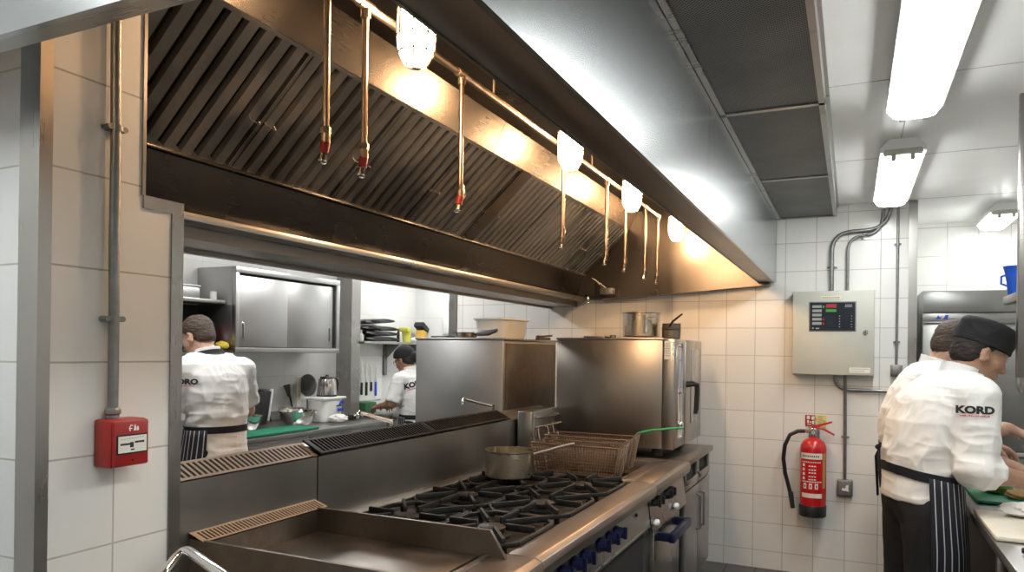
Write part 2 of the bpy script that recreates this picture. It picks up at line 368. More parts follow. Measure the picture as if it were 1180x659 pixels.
# filter bank
P0 = V((-1.9, 0, 2.13)); SV = V((.36, 0, .33)); SLEN = SV.length; SV.normalize(); NV = V((SV.z, 0, -SV.x))
def fpt(y, v, n): return P0 + V((0, y, 0)) + SV*v + NV*n
def fbox(m, y0, y1, v0, v1, n0, n1, top=None):
    """box in the filter plane; top = inset of the outer face along y (trapezoid)"""
    t = top or 0
    q = [fpt(y0,v0,n0), fpt(y1,v0,n0), fpt(y1,v1,n0), fpt(y0,v1,n0), fpt(y0+t,v0,n1), fpt(y1-t,v0,n1), fpt(y1-t,v1,n1), fpt(y0+t,v1,n1)]
    v = [m.bm.verts.new(p) for p in q]
    for k in ((3,2,1,0),(4,5,6,7),(0,1,5,4),(1,2,6,5),(2,3,7,6),(3,0,4,7)): m.face([v[i] for i in k])
def make_filter(y0, y1, nb):
    m = MB(); m.mi = 1; fbox(m, y0+.002, y1-.002, .004, SLEN-.004, -.036, -.030); m.mi = 0
    p = (y1-y0-.012)/nb
    for i in range(nb):
        a = y0+.006+i*p
        fbox(m, a+.008, a+p-.011, .010, SLEN-.012, -.014, .004, .0045)
    f = part('grease_filter', m, [M['filter'], M['dark']], hood)
    m = MB(); fbox(m, y0+.001, y1-.001, 0, .010, -.02, .008); fbox(m, y0+.001, y1-.001, SLEN-.012, SLEN, -.02, .008)
    fbox(m, y0+.001, y0+.006, 0, SLEN, -.02, .007); fbox(m, y1-.006, y1-.001, 0, SLEN, -.02, .007)
    part('filter_frame', m, M['filter'], f)
    for yy in (y0+.035, y1-.035):
        for v in (SLEN*.42,):
            m = MB(); m.tube([fpt(yy-.02, v, .006), fpt(yy-.02, v-.004, .022), fpt(yy+.02, v-.004, .022), fpt(yy+.02, v, .006)], .0022, 6); part('lift_handle', m, M['bright'], f)
for k in range(4): make_filter(1.25+.53*k, 1.25+.53*(k+1), 8)
for k in range(4): make_filter(3.49+.465*k, 3.49+.465*(k+1), 7)
m = MB(); fbox(m, 3.371, 3.489, 0, SLEN, -.02, .012); part('filter_divider', m, M['hood_strip'], hood)
m = MB(); fbox(m, 1.203, 1.249, 0, SLEN, -.02, .010); part('filter_divider', m, M['hood_strip'], hood)

# hood lamps
def make_lamp(label):
    t = thing('hood_lamp', label, 'lamp', (-1.09, 1.68, 2.53), 'caged lamps under the extractor hood')
    m = MB(); m.lathe((-1.09,1.68,2.5), [(.052,.0285),(.056,.02),(.056,-.008),(.050,-.022),(.046,-.03)], 24); part('lamp_base', m, M['copperish'], t)
    m = MB(); m.lathe((-1.09,1.68,2.385), [(.044,.083),(.047,.06),(.047,0),(.045,-.03),(.038,-.055),(.026,-.072),(.010,-.080)], 24); part('lamp_glass', m, M['bulb'], t)
    m = MB()
    for k in range(4):
        a = PI/8+k*PI/4; d = V((math.cos(a), math.sin(a), 0)); c = V((-1.09,1.68,2.385))
        m.tube([c+d*.052+V((0,0,.09)), c+d*.054, c+d*.05-V((0,0,.04)), c+d*.03-V((0,0,.078)), c-V((0,0,.088)), c-d*.03-V((0,0,.078)), c-d*.05-V((0,0,.04)), c-d*.054, c-d*.052+V((0,0,.09))], .0028, 6)
    m.torus((-1.09,1.68,2.385), (0,0,1), .054, .0024); m.torus((-1.09,1.68,2.34), (0,0,1), .049, .0024)
    part('wire_cage', m, M['copperish'], t)
    return t
lampl = ['caged hood lamp nearest the camera, beside the second drop pipe', 'caged hood lamp second from the camera, over the fourth drop pipe',
         'caged hood lamp third from the camera, beside the sixth drop pipe', 'caged hood lamp at the far end, close to the hood end plate']
l0 = make_lamp(lampl[0])
for k, (x, y) in enumerate(((-1.10, 2.907), (-1.105, 3.887), (-1.11, 5.02))):
    c = copy_tree(l0); c.location = (x, y, 2.53); c['label'] = lampl[k+1]

# fire suppression pipe
sp = thing('suppression_pipe', 'bronze fire suppression pipe with eight drop nozzles under the hood', 'pipe', (-1.19, 1.0, 2.45))
XP, ZP = -1.19, 2.45
m = MB(); m.cyl((XP, .95, ZP), (XP, 4.83, ZP), .0115, seg=12)
for y in (1.12, 2.35, 3.45, 4.3): m.cyl((XP, y, ZP), (XP, y, 2.599), .005, seg=8)
part('main_pipe', m, M['copperish'], sp)
dropsy = (1.429, 1.585, 2.113, 3.058, 3.697, 4.055, 4.5, 4.816)
for i, y in enumerate(dropsy):
    b = 1.985
    m = MB(); m.cyl((XP, y, b+.085), (XP, y, ZP-.012), .0085, seg=12); m.cyl((XP, y, ZP-.035), (XP, y, ZP+.004), .0135, seg=12)
    m.cyl((XP, y-.03, ZP), (XP, y+.03, ZP), .0145, seg=12)
    d = part('drop_pipe', m, M['copperish'], sp)
    tilt = .010 if i > 1 else .004
    m = MB(); m.cyl((XP, y, b+.078), (XP, y, b+.094), .0135, seg=6); m.cyl((XP, y, b+.055), (XP, y, b+.078), .0115, seg=12); m.mi = 1
    m.cyl((XP, y, b+.058), (XP-.004, y-tilt*.4, b+.030), .0115, seg=12); m.mi = 2
    m.cyl((XP-.004, y-tilt*.4, b+.032), (XP-.006, y-tilt, b+.008), .0075, .0095, seg=10); m.torus((XP-.006, y-tilt, b+.008), (0,.3,1), .009, .003, 14, 6)
    part('spray_nozzle', m, [M['copperish'], M['red'] if i < 3 else M['burnt_reflect'], M['bright']], d)
    if i == 2:
        m = MB(); m.torus((XP, y+.014, b+.070), (1,0,0), .016, .003, 16, 6); part('pipe_clip', m, M['bright'], d)

# fusible link / detector at the far end of the hood
t = thing('heat_detector', 'small metal heat detector box with wires in far corner of hood', 'detector', (-1.70, 5.3, 1.96))
m = MB(); m.box(-1.74, -1.64, 5.27, 5.335, 1.965, 2.015, .006); part('detector_box', m, M['galv'], t)
m = MB(); m.box(-1.79, -1.74, 5.29, 5.32, 1.94, 2.06, .004); m.box(-1.87, -1.79, 5.29, 5.31, 1.955, 1.97, .002); part('bracket', m, M['dark'], t)
m = MB(); m.tube([(-1.74,5.30,2.03),(-1.77,5.27,2.07),(-1.80,5.26,2.09)], .003, 6); m.tube([(-1.70,5.30,2.014),(-1.74,5.27,2.05),(-1.79,5.27,2.085)], .003, 6); part('wire', m, M['paper'], t)
m = MB(); m.cyl((-1.845,5.30,1.955),(-1.845,5.30,1.925),.012); m.cyl((-1.845,5.30,1.925),(-1.843,5.29,1.90),.007); part('link_nozzle', m, M['bright'], t)

# supply-air plenum
t = thing('supply_air_plenum', 'grey steel air plenum with three perforated panels along the hood front', 'air plenum', (-.3, 3, 2.48))
X0, X1, Z0 = XF+.002, -.102, 2.48
m = MB()
m.box(X0, X0+.022, YN, YE, Z0, ZC-.002); m.box(X1-.022, X1, YN, YE, Z0, ZC-.002); m.box(X1-.001, X1+.012, YN, YE, ZC-.012, ZC-.002)
ys = [YN, 1.75, 2.98, 4.20, YE]
for i, y in enumerate(ys): m.box(X0, X1, max(y-.014, YN), min(y+.014, YE), Z0, ZC-.002)
m.box(X0, X1, YN, YE, ZC-.012, ZC-.003)
part('plenum_frame', m, M['steel'], t)
for a, b in zip(ys, ys[1:]):
    m = MB(); m.box(X0+.023, X1-.023, a+.015, b-.015, Z0+.006, Z0+.012); part('perforated_panel', m, M['perf'], t)

# ------------------------------------------------------------------ ceiling lights
def make_light(label, x, y0, y1, group='fluorescent fittings on the ceiling', lit='tube'):
    t = thing('fluorescent_light', label, 'ceiling light', (x, (y0+y1)/2, ZC), group)
    m = MB(); m.prism([(x-.060,ZC-.001),(x-.097,ZC-.040),(x-.097,ZC-.062),(x+.097,ZC-.062),(x+.097,ZC-.040),(x+.060,ZC-.001)], 'y', y0, y1); part('light_body', m, M['white'], t)
    m = MB(); pr = [(x-.088,ZC-.0622),(x-.088,ZC-.070),(x-.070,ZC-.092),(x-.045,ZC-.099),(x+.045,ZC-.099),(x+.070,ZC-.092),(x+.088,ZC-.070),(x+.088,ZC-.0622)]
    m.prism(pr, 'y', y0+.03, y1-.03); part('diffuser', m, M[lit], t)
    for s, y in ((-1, y0+.03), (1, y1-.03)):
        m = MB(); m.box(x-.085, x+.085, min(y, y+s*.032), max(y, y+s*.032), ZC-.078, ZC-.044, .01); m.box(x-.05, x-.03, min(y-s*.02,y+s*.034), max(y-s*.02,y+s*.034), ZC-.099, ZC-.07, .003); m.box(x+.03, x+.05, min(y-s*.02,y+s*.034), max(y-s*.02,y+s*.034), ZC-.099, ZC-.07, .003)
        part('end_cap', m, M['cream'], t)
make_light('large lit fluorescent fitting nearest the camera, running along the aisle ceiling', .21, 1.97, 3.25)
make_light('lit fluorescent fitting with grey end cap above the wall control panel', .21, 3.86, 5.10)
make_light('small lit fluorescent fitting in the recess above the steel refrigerator', .92, 5.72, 6.30)
make_light('lit fluorescent fitting on the aisle ceiling behind the camera', .21, .1, 1.37)
make_light('unseen fluorescent fitting added behind the camera to brighten the pier trim and hood end', -1.55, -.65, .55)  # added unseen light, lifts the near trim and shows in the hood end panel
make_light('lit fluorescent fitting above the chef at the long rear worktop', -3.3, 2.2, 3.4, lit='tube2')
make_light('lit fluorescent fitting over the wall cupboard in the rear kitchen', -3.3, 4.1, 5.2, lit='tube2')
make_light('lit fluorescent fitting in far rear corner above the chef in bandana', -3.75, 5.95, 6.85, lit='tube2')

# ------------------------------------------------------------------ griddle unit
def slots(m, front, rear, y0, y1, n, th=.0014, fr=.018, M2=1, duty=.45, fb=None):
    """sloping grille plate from its front edge (x,z) up to its rear edge: frame, bars and a dark void below"""
    d = V((rear[0]-front[0], 0, rear[1]-front[1])); x0, x1 = 0.0, d.length; d.normalize(); nn = V((d.z, 0, -d.x)); nn = nn if nn.z > 0 else -nn; z = 0.0
    T = Matrix(((d.x, 0, nn.x, front[0]), (0, 1, 0, 0), (d.z, 0, nn.z, front[1]), (0, 0, 0, 1))); have = set(m.bm.verts)
    m.box(x0, x1, y0, y0+fr, z, z+th); m.box(x0, x1, y1-fr, y1, z, z+th)
    m.box(x0, x0+fr*.6, y0+fr, y1-fr, z, z+th); m.box(x1-fr*.6, x1, y0+fr, y1-fr, z, z+th)
    p = (y1-y0-2*fr)/n
    for i in range(n):
        a = y0+fr+i*p
        m.box(x0+fr*.6, x1-fr*.6, a, a+p*duty, z, z+th)
    m.mi = M2; m.box(x0+.003, x1-.003, y0+.004, y1-.004, z-.002, z-.0004); m.mi = 0
    bmesh.ops.transform(m.bm, matrix=T, verts=[v for v in m.bm.verts if v not in have])
g = thing('griddle_range', 'steel griddle unit with raised guards and slotted flues, in the foreground', 'griddle', (-1.3, 1.7, 0))
Y0, Y1 = 1.43, 2.022
m = MB(); m.box(-1.80, -.90, Y0, Y1, .14, .86, .004); part('body', m, M['splash'], g)
for x in (-1.74, -.98):
    for y in (Y0+.06, Y1-.06):
        m = MB(); m.cyl((x,y,0),(x,y,.14),.022); part('leg', m, M['galv'], g)
m = MB(); m.prism([(-1.80,.86),(-1.70,.86),(-1.70,1.146),(-1.776,1.184),(-1.80,1.184)], 'y', Y0, Y1-.002); part('flue_box', m, M['splash'], g)
m = MB(); slots(m, (-1.698,1.1505), (-1.777,1.190), Y0, Y1-.004, 27); part('flue_grille', m, [M['grille'], M['dark']], g)
m = MB(); m.prism([(-1.70,.86),(-1.70,.992),(-1.646,.974),(-1.646,.86)], 'y', 1.492, Y1-.062); part('rear_upstand', m, M['burnt_reflect'], g)
m = MB(); slots(m, (-1.642,.979), (-1.699,.998), 1.476, 2.008, 36, .0014, .012); part('rear_grille', m, [M['grille'], M['dark']], g)
m = MB(); m.prism([(-1.70,.86),(-1.70,.982),(-.985,.982),(-.93,.90),(-.93,.86)], 'y', 1.478, 1.490); part('side_guard', m, M['burnt_reflect'], g)
m = MB(); m.prism([(-1.70,.86),(-1.70,.984),(-.985,.984),(-.93,.902),(-.93,.86)], 'y', 1.960, 1.972); part('side_guard', m, M['burnt_reflect'], g)
m = MB(); m.box(-1.645, -1.02, 1.491, 1.959, .865, .905, .003); part('griddle_plate', m, M['plate'], g)
m = MB(); m.box(-1.02, -.985, 1.491, 1.959, .865, .875); part('drain_channel', m, M['enamel'], g)
m = MB(); m.prism([(-.985,.86),(-.985,.902),(-.86,.902),(-.838,.892),(-.832,.87),(-.84,.84),(-.86,.84)], 'y', Y0, Y1-.004, .002); m.box(-1.0,-.985,1.491,1.959,.865,.91); part('front_rail', m, M['rail'], g)
m = MB(); m.prism([(-.90,.84),(-.90,.70),(-.875,.70),(-.885,.84)], 'y', Y0+.002, Y1-.004); part('control_panel', m, M['splash'], g)
for y in (1.58, 1.86):
    m = MB(); m.cyl((-.882,y,.78),(-.842,y,.782),.026,.022,20); m.box(-.842,-.83,y-.005,y+.005,.76,.804,.002); part('knob', m, M['blue'], g)

# ------------------------------------------------------------------ six-burner range
r = thing('gas_range', 'six burner gas range with black cast iron pan supports and blue knobs', 'gas range', (-1.3, 2.7, 0))
Y0, Y1 = 2.026, 3.44
m = MB(); m.box(-1.80, -.90, Y0, Y1, .14, .862, .004); part('body', m, M['splash'], r)
for x in (-1.74, -.98):
    for y in (Y0+.06, Y1-.06):
        m = MB(); m.cyl((x,y,0),(x,y,.14),.022); part('leg', m, M['galv'], r)
m = MB(); m.prism([(-1.80,.864),(-1.70,.864),(-1.70,1.146),(-1.776,1.184),(-1.80,1.184)], 'y', Y0, 3.60); part('splash_back', m, M['splash'], r)
m = MB(); m.box(-1.71, -1.662, Y0+.004, Y1-.01, .862, .912, .004); part('rear_ledge', m, M['steel'], r)
for a, b in ((Y0+.006, 2.80), (2.806, 3.598)):
    m = MB(); slots(m, (-1.694,1.152), (-1.780,1.194), a, b, int((b-a)/.021), .007, .016, duty=.30)
    part('flue_grille', m, [M['enamel'], M['dark']], r)
m = MB(); m.box(-1.660, -.955, Y0+.006, Y1-.006, .862, .878, .004); m.box(-.962,-.955,Y0+.006,Y1-.006,.878,.898); part('burner_tray', m, M['enamel'], r)
xs, yw = (-1.487, -1.135), (Y1-Y0-.02)/3
for i in range(3):
    for x in xs:
        cy_ = Y0+.01+yw*(i+.5)
        m = MB(); m.lathe((x,cy_,.878), [(.07,0),(.07,.010),(.045,.014),(.045,.022),(.050,.024),(.050,.034),(.040,.040),(.002,.041)], 24); part('burner', m, M['iron'], r)
        hx, hy, b, z = .168, yw/2-.006, .006, .922
        m = MB()
        def bar(p, q, w=.006, z0=.900, z1=.930, zr=0):
            d = (V(q)-V(p)); L = d.length; a = math.atan2(d.y, d.x)
            mm = Matrix.Translation(((p[0]+q[0])/2,(p[1]+q[1])/2,0)) @ Matrix.Rotation(a,4,'Z')
            m.box(-L/2, L/2, -w, w, z0, z1, .002, mm)
        c0 = V((x,cy_,0))
        cor = [c0+V((sx*hx,sy*hy,0)) for sx,sy in ((-1,-1),(1,-1),(1,1),(-1,1))]
        k = .36
        oct_ = []
        for j in range(4):
            p, q = cor[j], cor[(j+1)%4]
            oct_ += [p.lerp(q,k*.5), q.lerp(p,k*.5)]
        for j in range(8): bar(oct_[j], oct_[(j+1)%8], .0065, .898, .914)
        for j in range(8):
            e = oct_[j]; inn = c0+(e-c0)*.30
            if j % 2 == 0: 
                e2 = oct_[j].lerp(oct_[j-1], .5); bar(e2, c0+(e2-c0)*.26, .006, .906, .930)
            else:
                e2 = oct_[j].lerp(oct_[j-1], .5); bar(e2, c0+(e2-c0)*.34, .006, .906, .930)
        for cc in cor:
            d = (cc-c0)*.80+c0; m.box(d.x-.008,d.x+.008,d.y-.008,d.y+.008,.878,.900)
        part('pan_support', m, M['iron'], r)
m = MB(); m.prism([(-.955,.86),(-.955,.902),(-.862,.902),(-.840,.892),(-.834,.87),(-.842,.838),(-.862,.838)], 'y', Y0, Y1, .002); part('front_rail', m, M['rail'], r)
m = MB(); m.prism([(-.90,.838),(-.90,.70),(-.868,.70),(-.882,.838)], 'y', Y0+.002, Y1-.002); m.box(-.90,-.862,Y0+.002,Y1-.002,.690,.70,.003); part('control_panel', m, M['steel'], r)
for y in (2.28, 2.40, 2.50, 2.68, 2.80, 2.90):
    m = MB(); m.cyl((-.876,y,.782),(-.868,y,.782),.030,.030,20); m.cyl((-.868,y,.782),(-.838,y,.785),.026,.021,20); m.box(-.842,-.826,y-.006,y+.006,.760,.808,.002); part('knob', m, M['blue'], r)
m = MB(); m.cyl((-.878,3.22,.79),(-.870,3.22,.79),.008); part('pilot_button', m, M['black'], r)
m = MB(); m.box(-.90,-.876,2.06,2.72,.20,.675,.006); d = part('oven_door', m, M['steel_v'], r)
m = MB(); m.tube([(-.876,2.12,.62),(-.836,2.12,.62),(-.836,2.66,.62),(-.876,2.66,.62)], .011, 10); part('handle', m, M['bright'], d)
m = MB(); m.box(-.90,-.89,2.75,3.40,.16,.685); part('gap_shade_panel', m, M['blackm'], r)  # flat black sheet paints the shade of the gap beside the oven door

# ------------------------------------------------------------------ fryer
fr = thing('deep_fryer', 'steel deep fryer with tall flue between the gas range and the oven', 'deep fryer', (-1.3, 3.85, 0))
Y0, Y1 = 3.446, 4.24
m = MB(); m.box(-1.69,-.90,Y0,Y1,.14,.80,.004); part('body', m, M['splash'], fr)
for x in (-1.6, -.98):
    for y in (Y0+.06, Y1-.06):
        m = MB(); m.cyl((x,y,0),(x,y,.14),.022); part('leg', m, M['galv'], fr)
m = MB(); m.box(-1.69,-.955,Y0,Y0+.05,.80,.90,.004); m.box(-1.70,-.955,Y1-.10,Y1,.80,.90,.004); m.box(-1.69,-1.58,Y0+.05,Y1-.1,.80,.90,.004); m.box(-1.04,-.955,Y0+.05,Y1-.1,.80,.90,.004); part('tank_top', m, M['burnt_reflect'], fr)
m = MB(); m.box(-1.58,-1.04,Y0+.05,Y1-.1,.81,.86); part('oil_surface', m, plain('dark frying oil', (.03,.012,.004), .08), fr)
m = MB(); m.box(-1.688,-1.60,3.68,4.08,.905,1.192,.008); m.box(-1.60,-1.594,3.71,4.05,.93,1.18,.003); part('flue_box', m, M['steel'], fr)
m = MB(); m.prism([(-1.80,.80),(-1.70,.80),(-1.70,1.146),(-1.776,1.184),(-1.80,1.184)], 'y', 3.603, 4.235); part('splash_back', m, M['splash'], fr)
m = MB(); m.tube([(-1.592,3.72,1.10),(-1.572,3.72,1.105),(-1.572,4.05,1.105),(-1.592,4.05,1.10)], .006, 8); m.tube([(-1.592,3.70,1.16),(-1.572,3.70,1.155),(-1.572,4.03,1.155),(-1.592,4.03,1.16)], .005, 8); part('hang_bar', m, M['bright'], fr)
m = MB(); m.prism([(-.955,.84),(-.955,.902),(-.862,.902),(-.840,.892),(-.834,.87),(-.842,.838),(-.862,.838)], 'y', Y0+.002, Y1, .002); part('front_rail', m, M['rail'], fr)
m = MB(); m.prism([(-.90,.838),(-.90,.68),(-.855,.66),(-.862,.69),(-.882,.838)], 'y', Y0+.004, Y1-.004); part('control_panel', m, M['steel'], fr)
for y, rr in ((3.52,.018),(3.60,.024),(3.78,.030),(3.86,.030)):
    m = MB(); m.cyl((-.878,y,.79),(-.845,y,.792),rr,rr*.85,18); m.box(-.848,-.834,y-.005,y+.005,.772,.812,.002); part('knob', m, M['black'], fr)
for y in (3.495, 3.93):
    m = MB(); m.ell((-.85,y,.70),.016,.035,.018,14,8); part('corner_cap', m, M['white'], fr)
m = MB(); m.box(-.90,-.872,3.55,4.12,.18,.655,.006); d = part('door', m, M['steel_v'], fr)
m = MB(); m.box(-.872,-.80,3.60,3.64,.585,.625,.004); m.box(-.872,-.80,3.98,4.02,.585,.625,.004); m.box(-.815,-.785,3.60,4.02,.580,.628,.006); part('handle', m, M['blue'], d)

# fryer baskets
def make_basket(name_label, y0, y1, dz, handle):
    t = thing('fryer_basket', name_label, 'fryer basket', (-1.28, (y0+y1)/2, .9+dz), 'wire fryer baskets')
    xa, xb, za, zb = -1.53, -1.05, .872+dz, 1.035+dz
    m = MB()
    def P(u, v, w):  # taper to the bottom
        x = xa+(xb-xa)*u; y = y0+(y1-y0)*v; k = .03*(1-w)
        return (x+(.5-u)*2*k, y+(.5-v)*2*k*.6, za+(zb-za)*w)
    nx, ny, nz = 30, 11, 11
    for i in range(nx+1):
        u = i/nx; m.tube([P(u,0,1),P(u,0,0),P(u,1,0),P(u,1,1)], .0018, 4)
    for j in range(ny+1):
        v = j/ny; m.tube([P(0,v,1),P(0,v,0),P(1,v,0),P(1,v,1)], .0013, 4)
    for k in range(1,nz):
        w = k/nz; m.tube([P(0,0,w),P(1,0,w),P(1,1,w),P(0,1,w)], .0018, 4, closed=True)
    part('wire_mesh', m, M['wire'], t, angle=0)
    m = MB(); m.tube([P(0,0,1),P(1,0,1),P(1,1,1),P(0,1,1)], .0042, 8, closed=True); m.tube([P(0,0,0),P(1,0,0),P(1,1,0),P(0,1,0)], .003, 8, closed=True)
    for u, v in ((0,0),(1,0),(1,1),(0,1)): m.tube([P(u,v,0),P(u,v,1)], .0035, 8)
    ym = (y0+y1)/2
    m.tube([P(1,.28,0),P(1,.28,1),(xb+.03,y0+.28*(y1-y0),zb+.035)], .0048, 8); m.tube([P(1,.72,0),P(1,.72,1),(xb+.03,y0+.72*(y1-y0),zb+.035)], .0048, 8)
    m.tube([P(0,.3,1),(xa-.012,ym-.04,zb+.06),(xa-.026,ym-.04,zb+.02)], .004, 8); m.tube([P(0,.7,1),(xa-.012,ym+.04,zb+.06),(xa-.026,ym+.04,zb+.02)], .004, 8)
    part('rim_wire', m, M['wire2'], t)
    if handle:
        a = V((xb+.03, y0+.28*(y1-y0), zb+.035)); b2 = V((xb+.03, y0+.72*(y1-y0), zb+.035)); c = V((xb+.09, ym, zb+.05))
        m = MB(); m.tube([a, c+V((0,-.012,0)), V((-.80, ym-.012, zb+.072))], .0055, 8); m.tube([b2, c+V((0,.012,0)), V((-.80, ym+.012, zb+.072))], .0055, 8); m.ell((-.80,ym,zb+.072),.012,.02,.007,12,8)
        part('handle', m, M['greenh'], t)
make_basket('wire fryer basket with green handle pointing toward the oven door', 3.705, 3.90, .03, True)
make_basket('wire fryer basket without coloured handle, beside the saucepan', 3.505, 3.688, .01, False)

# saucepan on the hob
t = thing('saucepan', 'dented stainless saucepan with long bare handle on the range', 'saucepan', (-1.47, 3.12, .931))
c = (-1.47, 3.12, .931)
m = MB(); m.lathe(c, [(.104,.0),(.112,.006),(.114,.02),(.115,.118),(.120,.124),(.120,.127),(.112,.126),(.111,.02),(.104,.008),(.001,.007)], 40, cap1=False); part('pan', m, M['pan'], t)
m = MB(); m.tube([(-1.40,3.205,1.022),(-1.385,3.23,1.030),(-1.30,3.38,1.055),(-1.265,3.44,1.062)], [.012,.011,.012,.013], 10, flat=.5); m.box(-1.415,-1.39,3.195,3.215,1.0,1.04,.003); part('handle', m, plain('worn pale steel', (.75,.72,.68), .4, .8), t)

# ------------------------------------------------------------------ oven stand
t = thing('oven_stand', 'steel base cupboard with dark worktop under the combination oven', 'cupboard', (-1.3, 4.65, 0))
Y0, Y1 = 4.262, 5.06
m = MB(); m.box(-1.72,-.895,Y0,Y1,.12,.865,.004); part('body', m, M['blackm'], t)
m = MB(); m.box(-1.76,-.85,Y0-.012,Y1+.01,.866,.90,.005); part('worktop', m, M['greasy'], t)
for a, b in ((Y0+.01, 4.64),(4.66, Y1-.01)):
    m = MB(); m.box(-.895,-.87,a,b,.715,.735,.003); m.box(-.895,-.87,a,a+.02,.735,.86,.003); m.box(-.895,-.87,b-.02,b,.735,.86,.003); m.box(-.885,-.862,a+.03,b-.03,.742,.775,.004); part('drawer', m, M['steel'], t)
    m = MB(); m.box(-.895,-.868,a,b,.14,.705,.004); d = part('door', m, M['cab2'], t)
    y = b-.045 if a < 4.5 else a+.045
    m = MB(); m.tube([(-.868,y,.43),(-.842,y,.44),(-.842,y,.64),(-.868,y,.65)], .008, 8); part('handle', m, M['grey'], d)
for x in (-1.66,-.95):
    for y in (Y0+.05, Y1-.05):
        m = MB(); m.cyl((x,y,0),(x,y,.12),.02); part('leg', m, M['black'], t)

# ------------------------------------------------------------------ combi oven
t = thing('combination_oven', 'large stainless combination oven with black door handle on the oven stand', 'oven', (-1.3, 4.68, .9))
Y0, Y1 = 4.27, 5.10; XA, XB = -1.69, -.945; ZA, ZB = .955, 1.615
m = MB(); m.box(XA, XB-.07, Y0, Y1, ZA, ZB-.012, .006); m.box(XA-.004, XB-.065, Y0-.003, Y1+.003, ZB-.012, ZB, .003); part('oven_body', m, M['oven'], t)
m = MB(); m.box(XB-.069, XB, Y0, Y0+.30, ZA, ZB-.004, .006); part('control_column', m, M['steel'], t)
m = MB(); m.box(XB-.001, XB+.006, Y0+.07, Y0+.20, ZA+.06, ZB-.03, .008); m.mi = 1; m.box(XB+.004, XB+.0075, Y0+.095, Y0+.175, ZB-.30, ZB-.06, .004); m.mi=2
for z in (ZB-.05, ZB-.13, ZB-.33): m.box(XB+.005, XB+.0085, Y0+.10, Y0+.17, z-.004, z+.004)
part('control_strip', m, [M['bright'], plain('pale control display', (.35,.36,.42), .25), M['inkblue']], t)
m = MB(); m.ell((XB+.012, Y0+.135, ZA+.14), .018,.024,.024,16,10); part('dial', m, M['bright'], t)
m = MB(); m.box(XB-.069, XB+.004, Y0+.305, Y1, ZA, ZB-.004, .006); d = part('oven_door', m, M['steel'], t)
m = MB(); m.box(XB+.003, XB+.008, Y0+.46, Y1-.06, ZA+.12, ZB-.06, .003); part('door_window', m, plain('steel toned glass', (.34,.33,.31), .12, .5), d)
m = MB(); m.tube([(XB,Y0+.335,ZB-.285),(XB+.045,Y0+.345,ZB-.28),(XB+.062,Y0+.37,ZB-.285),(XB+.064,Y0+.375,ZB-.33),(XB+.060,Y0+.37,ZB-.44),(XB+.054,Y0+.365,ZB-.47)], [.02,.018,.017,.016,.015,.011], 10); part('door_handle', m, M['black'], d)
m = MB(); m.box(-1.004,-.966,Y0-.0045,Y0-.0025,1.49,1.598); m.mi = 1
for k in range(6): m.box(-.998,-.972,Y0-.0052,Y0-.0044,1.58-k*.014,1.584-k*.014)
part('rating_label', m, [M['paper'], M['inkgrey']], t)
for x in (XA+.1, XB-.12):
    for y in (Y0+.1, Y1-.12):
        m = MB(); m.cyl((x,y,.902),(x,y,ZA),.035,.03); part('foot', m, M['black'], t)
m = MB(); m.box(XA+.16,XA+.30,Y0+.05,Y0+.2,ZB,ZB+.012,.003); m.cyl((XA+.33,Y0+.12,ZB),(XA+.33,Y0+.12,ZB+.02),.02); part('vent_cap', m, M['greasy'], t)

# pots on top of the oven
c = (-1.235, 4.60, 1.6285)
t = thing('stock_pot', 'steel stock pot with side handle standing on top of combination oven', 'pot', c)
m = MB(); m.lathe(c, [(.112,0),(.118,.004),(.119,.02),(.119,.148),(.126,.152),(.126,.156),(.117,.155),(.115,.02),(.11,.008),(.001,.007)], 40, cap1=False); part('pot_body', m, M['pan'], t)
m = MB(); m.tube([(-1.185,4.495,1.74),(-1.165,4.462,1.742),(-1.125,4.462,1.742),(-1.12,4.50,1.74)], .007, 8); m.tube([(-1.175,4.487,1.63+.02),(-1.172,4.48,1.70),(-1.172,4.48,1.77)], .010, 8, flat=.5); part('handle', m, M['bright'], t)
c = (-1.03, 4.56, 1.616)
t = thing('small_pan', 'small stained pan with black upturned handle beside the stock pot', 'pan', c)
m = MB(); m.lathe(c, [(.050,0),(.056,.004),(.058,.055),(.061,.058),(.055,.058),(.052,.008),(.001,.006)], 24, cap1=False); m.lathe((c[0],c[1],c[2]+.0585), [(.055,0),(.058,.008),(.056,.034),(.060,.038),(.001,.037)], 24); part('pan_body', m, M['burnt_reflect'], t)
m = MB(); m.tube([(-1.03,4.50,1.695),(-1.0,4.47,1.725),(-.94,4.44,1.765)], [.009,.012,.009], 10, flat=.6); part('handle', m, M['black'], t)
# ------------------------------------------------------------------ text helper
def text_mesh(s, size, bold=0.0, squash=1.0):
    cu = bpy.data.curves.new('lettering', 'FONT'); cu.body = s; cu.size = size; cu.offset = bold; cu.align_x = 'CENTER'; cu.align_y = 'CENTER'; cu.resolution_u = 3
    o = bpy.data.objects.new('lettering', cu); COL.objects.link(o)
    dg = bpy.context.evaluated_depsgraph_get(); dg.update()
    me = bpy.data.meshes.new_from_object(o.evaluated_get(dg))
    bpy.data.objects.remove(o); bpy.data.curves.remove(cu)
    bm = bmesh.new(); bm.from_mesh(me); bpy.data.meshes.remove(me)
    for v in bm.verts: v.co.x *= squash
    return bm
def add_text(mb, s, size, origin, right, up, bold=0.0, squash=1.0):
    bm = text_mesh(s, size, bold, squash); O, R, U = V(origin), V(right).normalized(), V(up).normalized()
    mp = {}
    for v in bm.verts: mp[v.index] = mb.bm.verts.new(O + R*v.co.x + U*v.co.y)
    for f in bm.faces: mb.face([mp[v.index] for v in f.verts])
    bm.free()

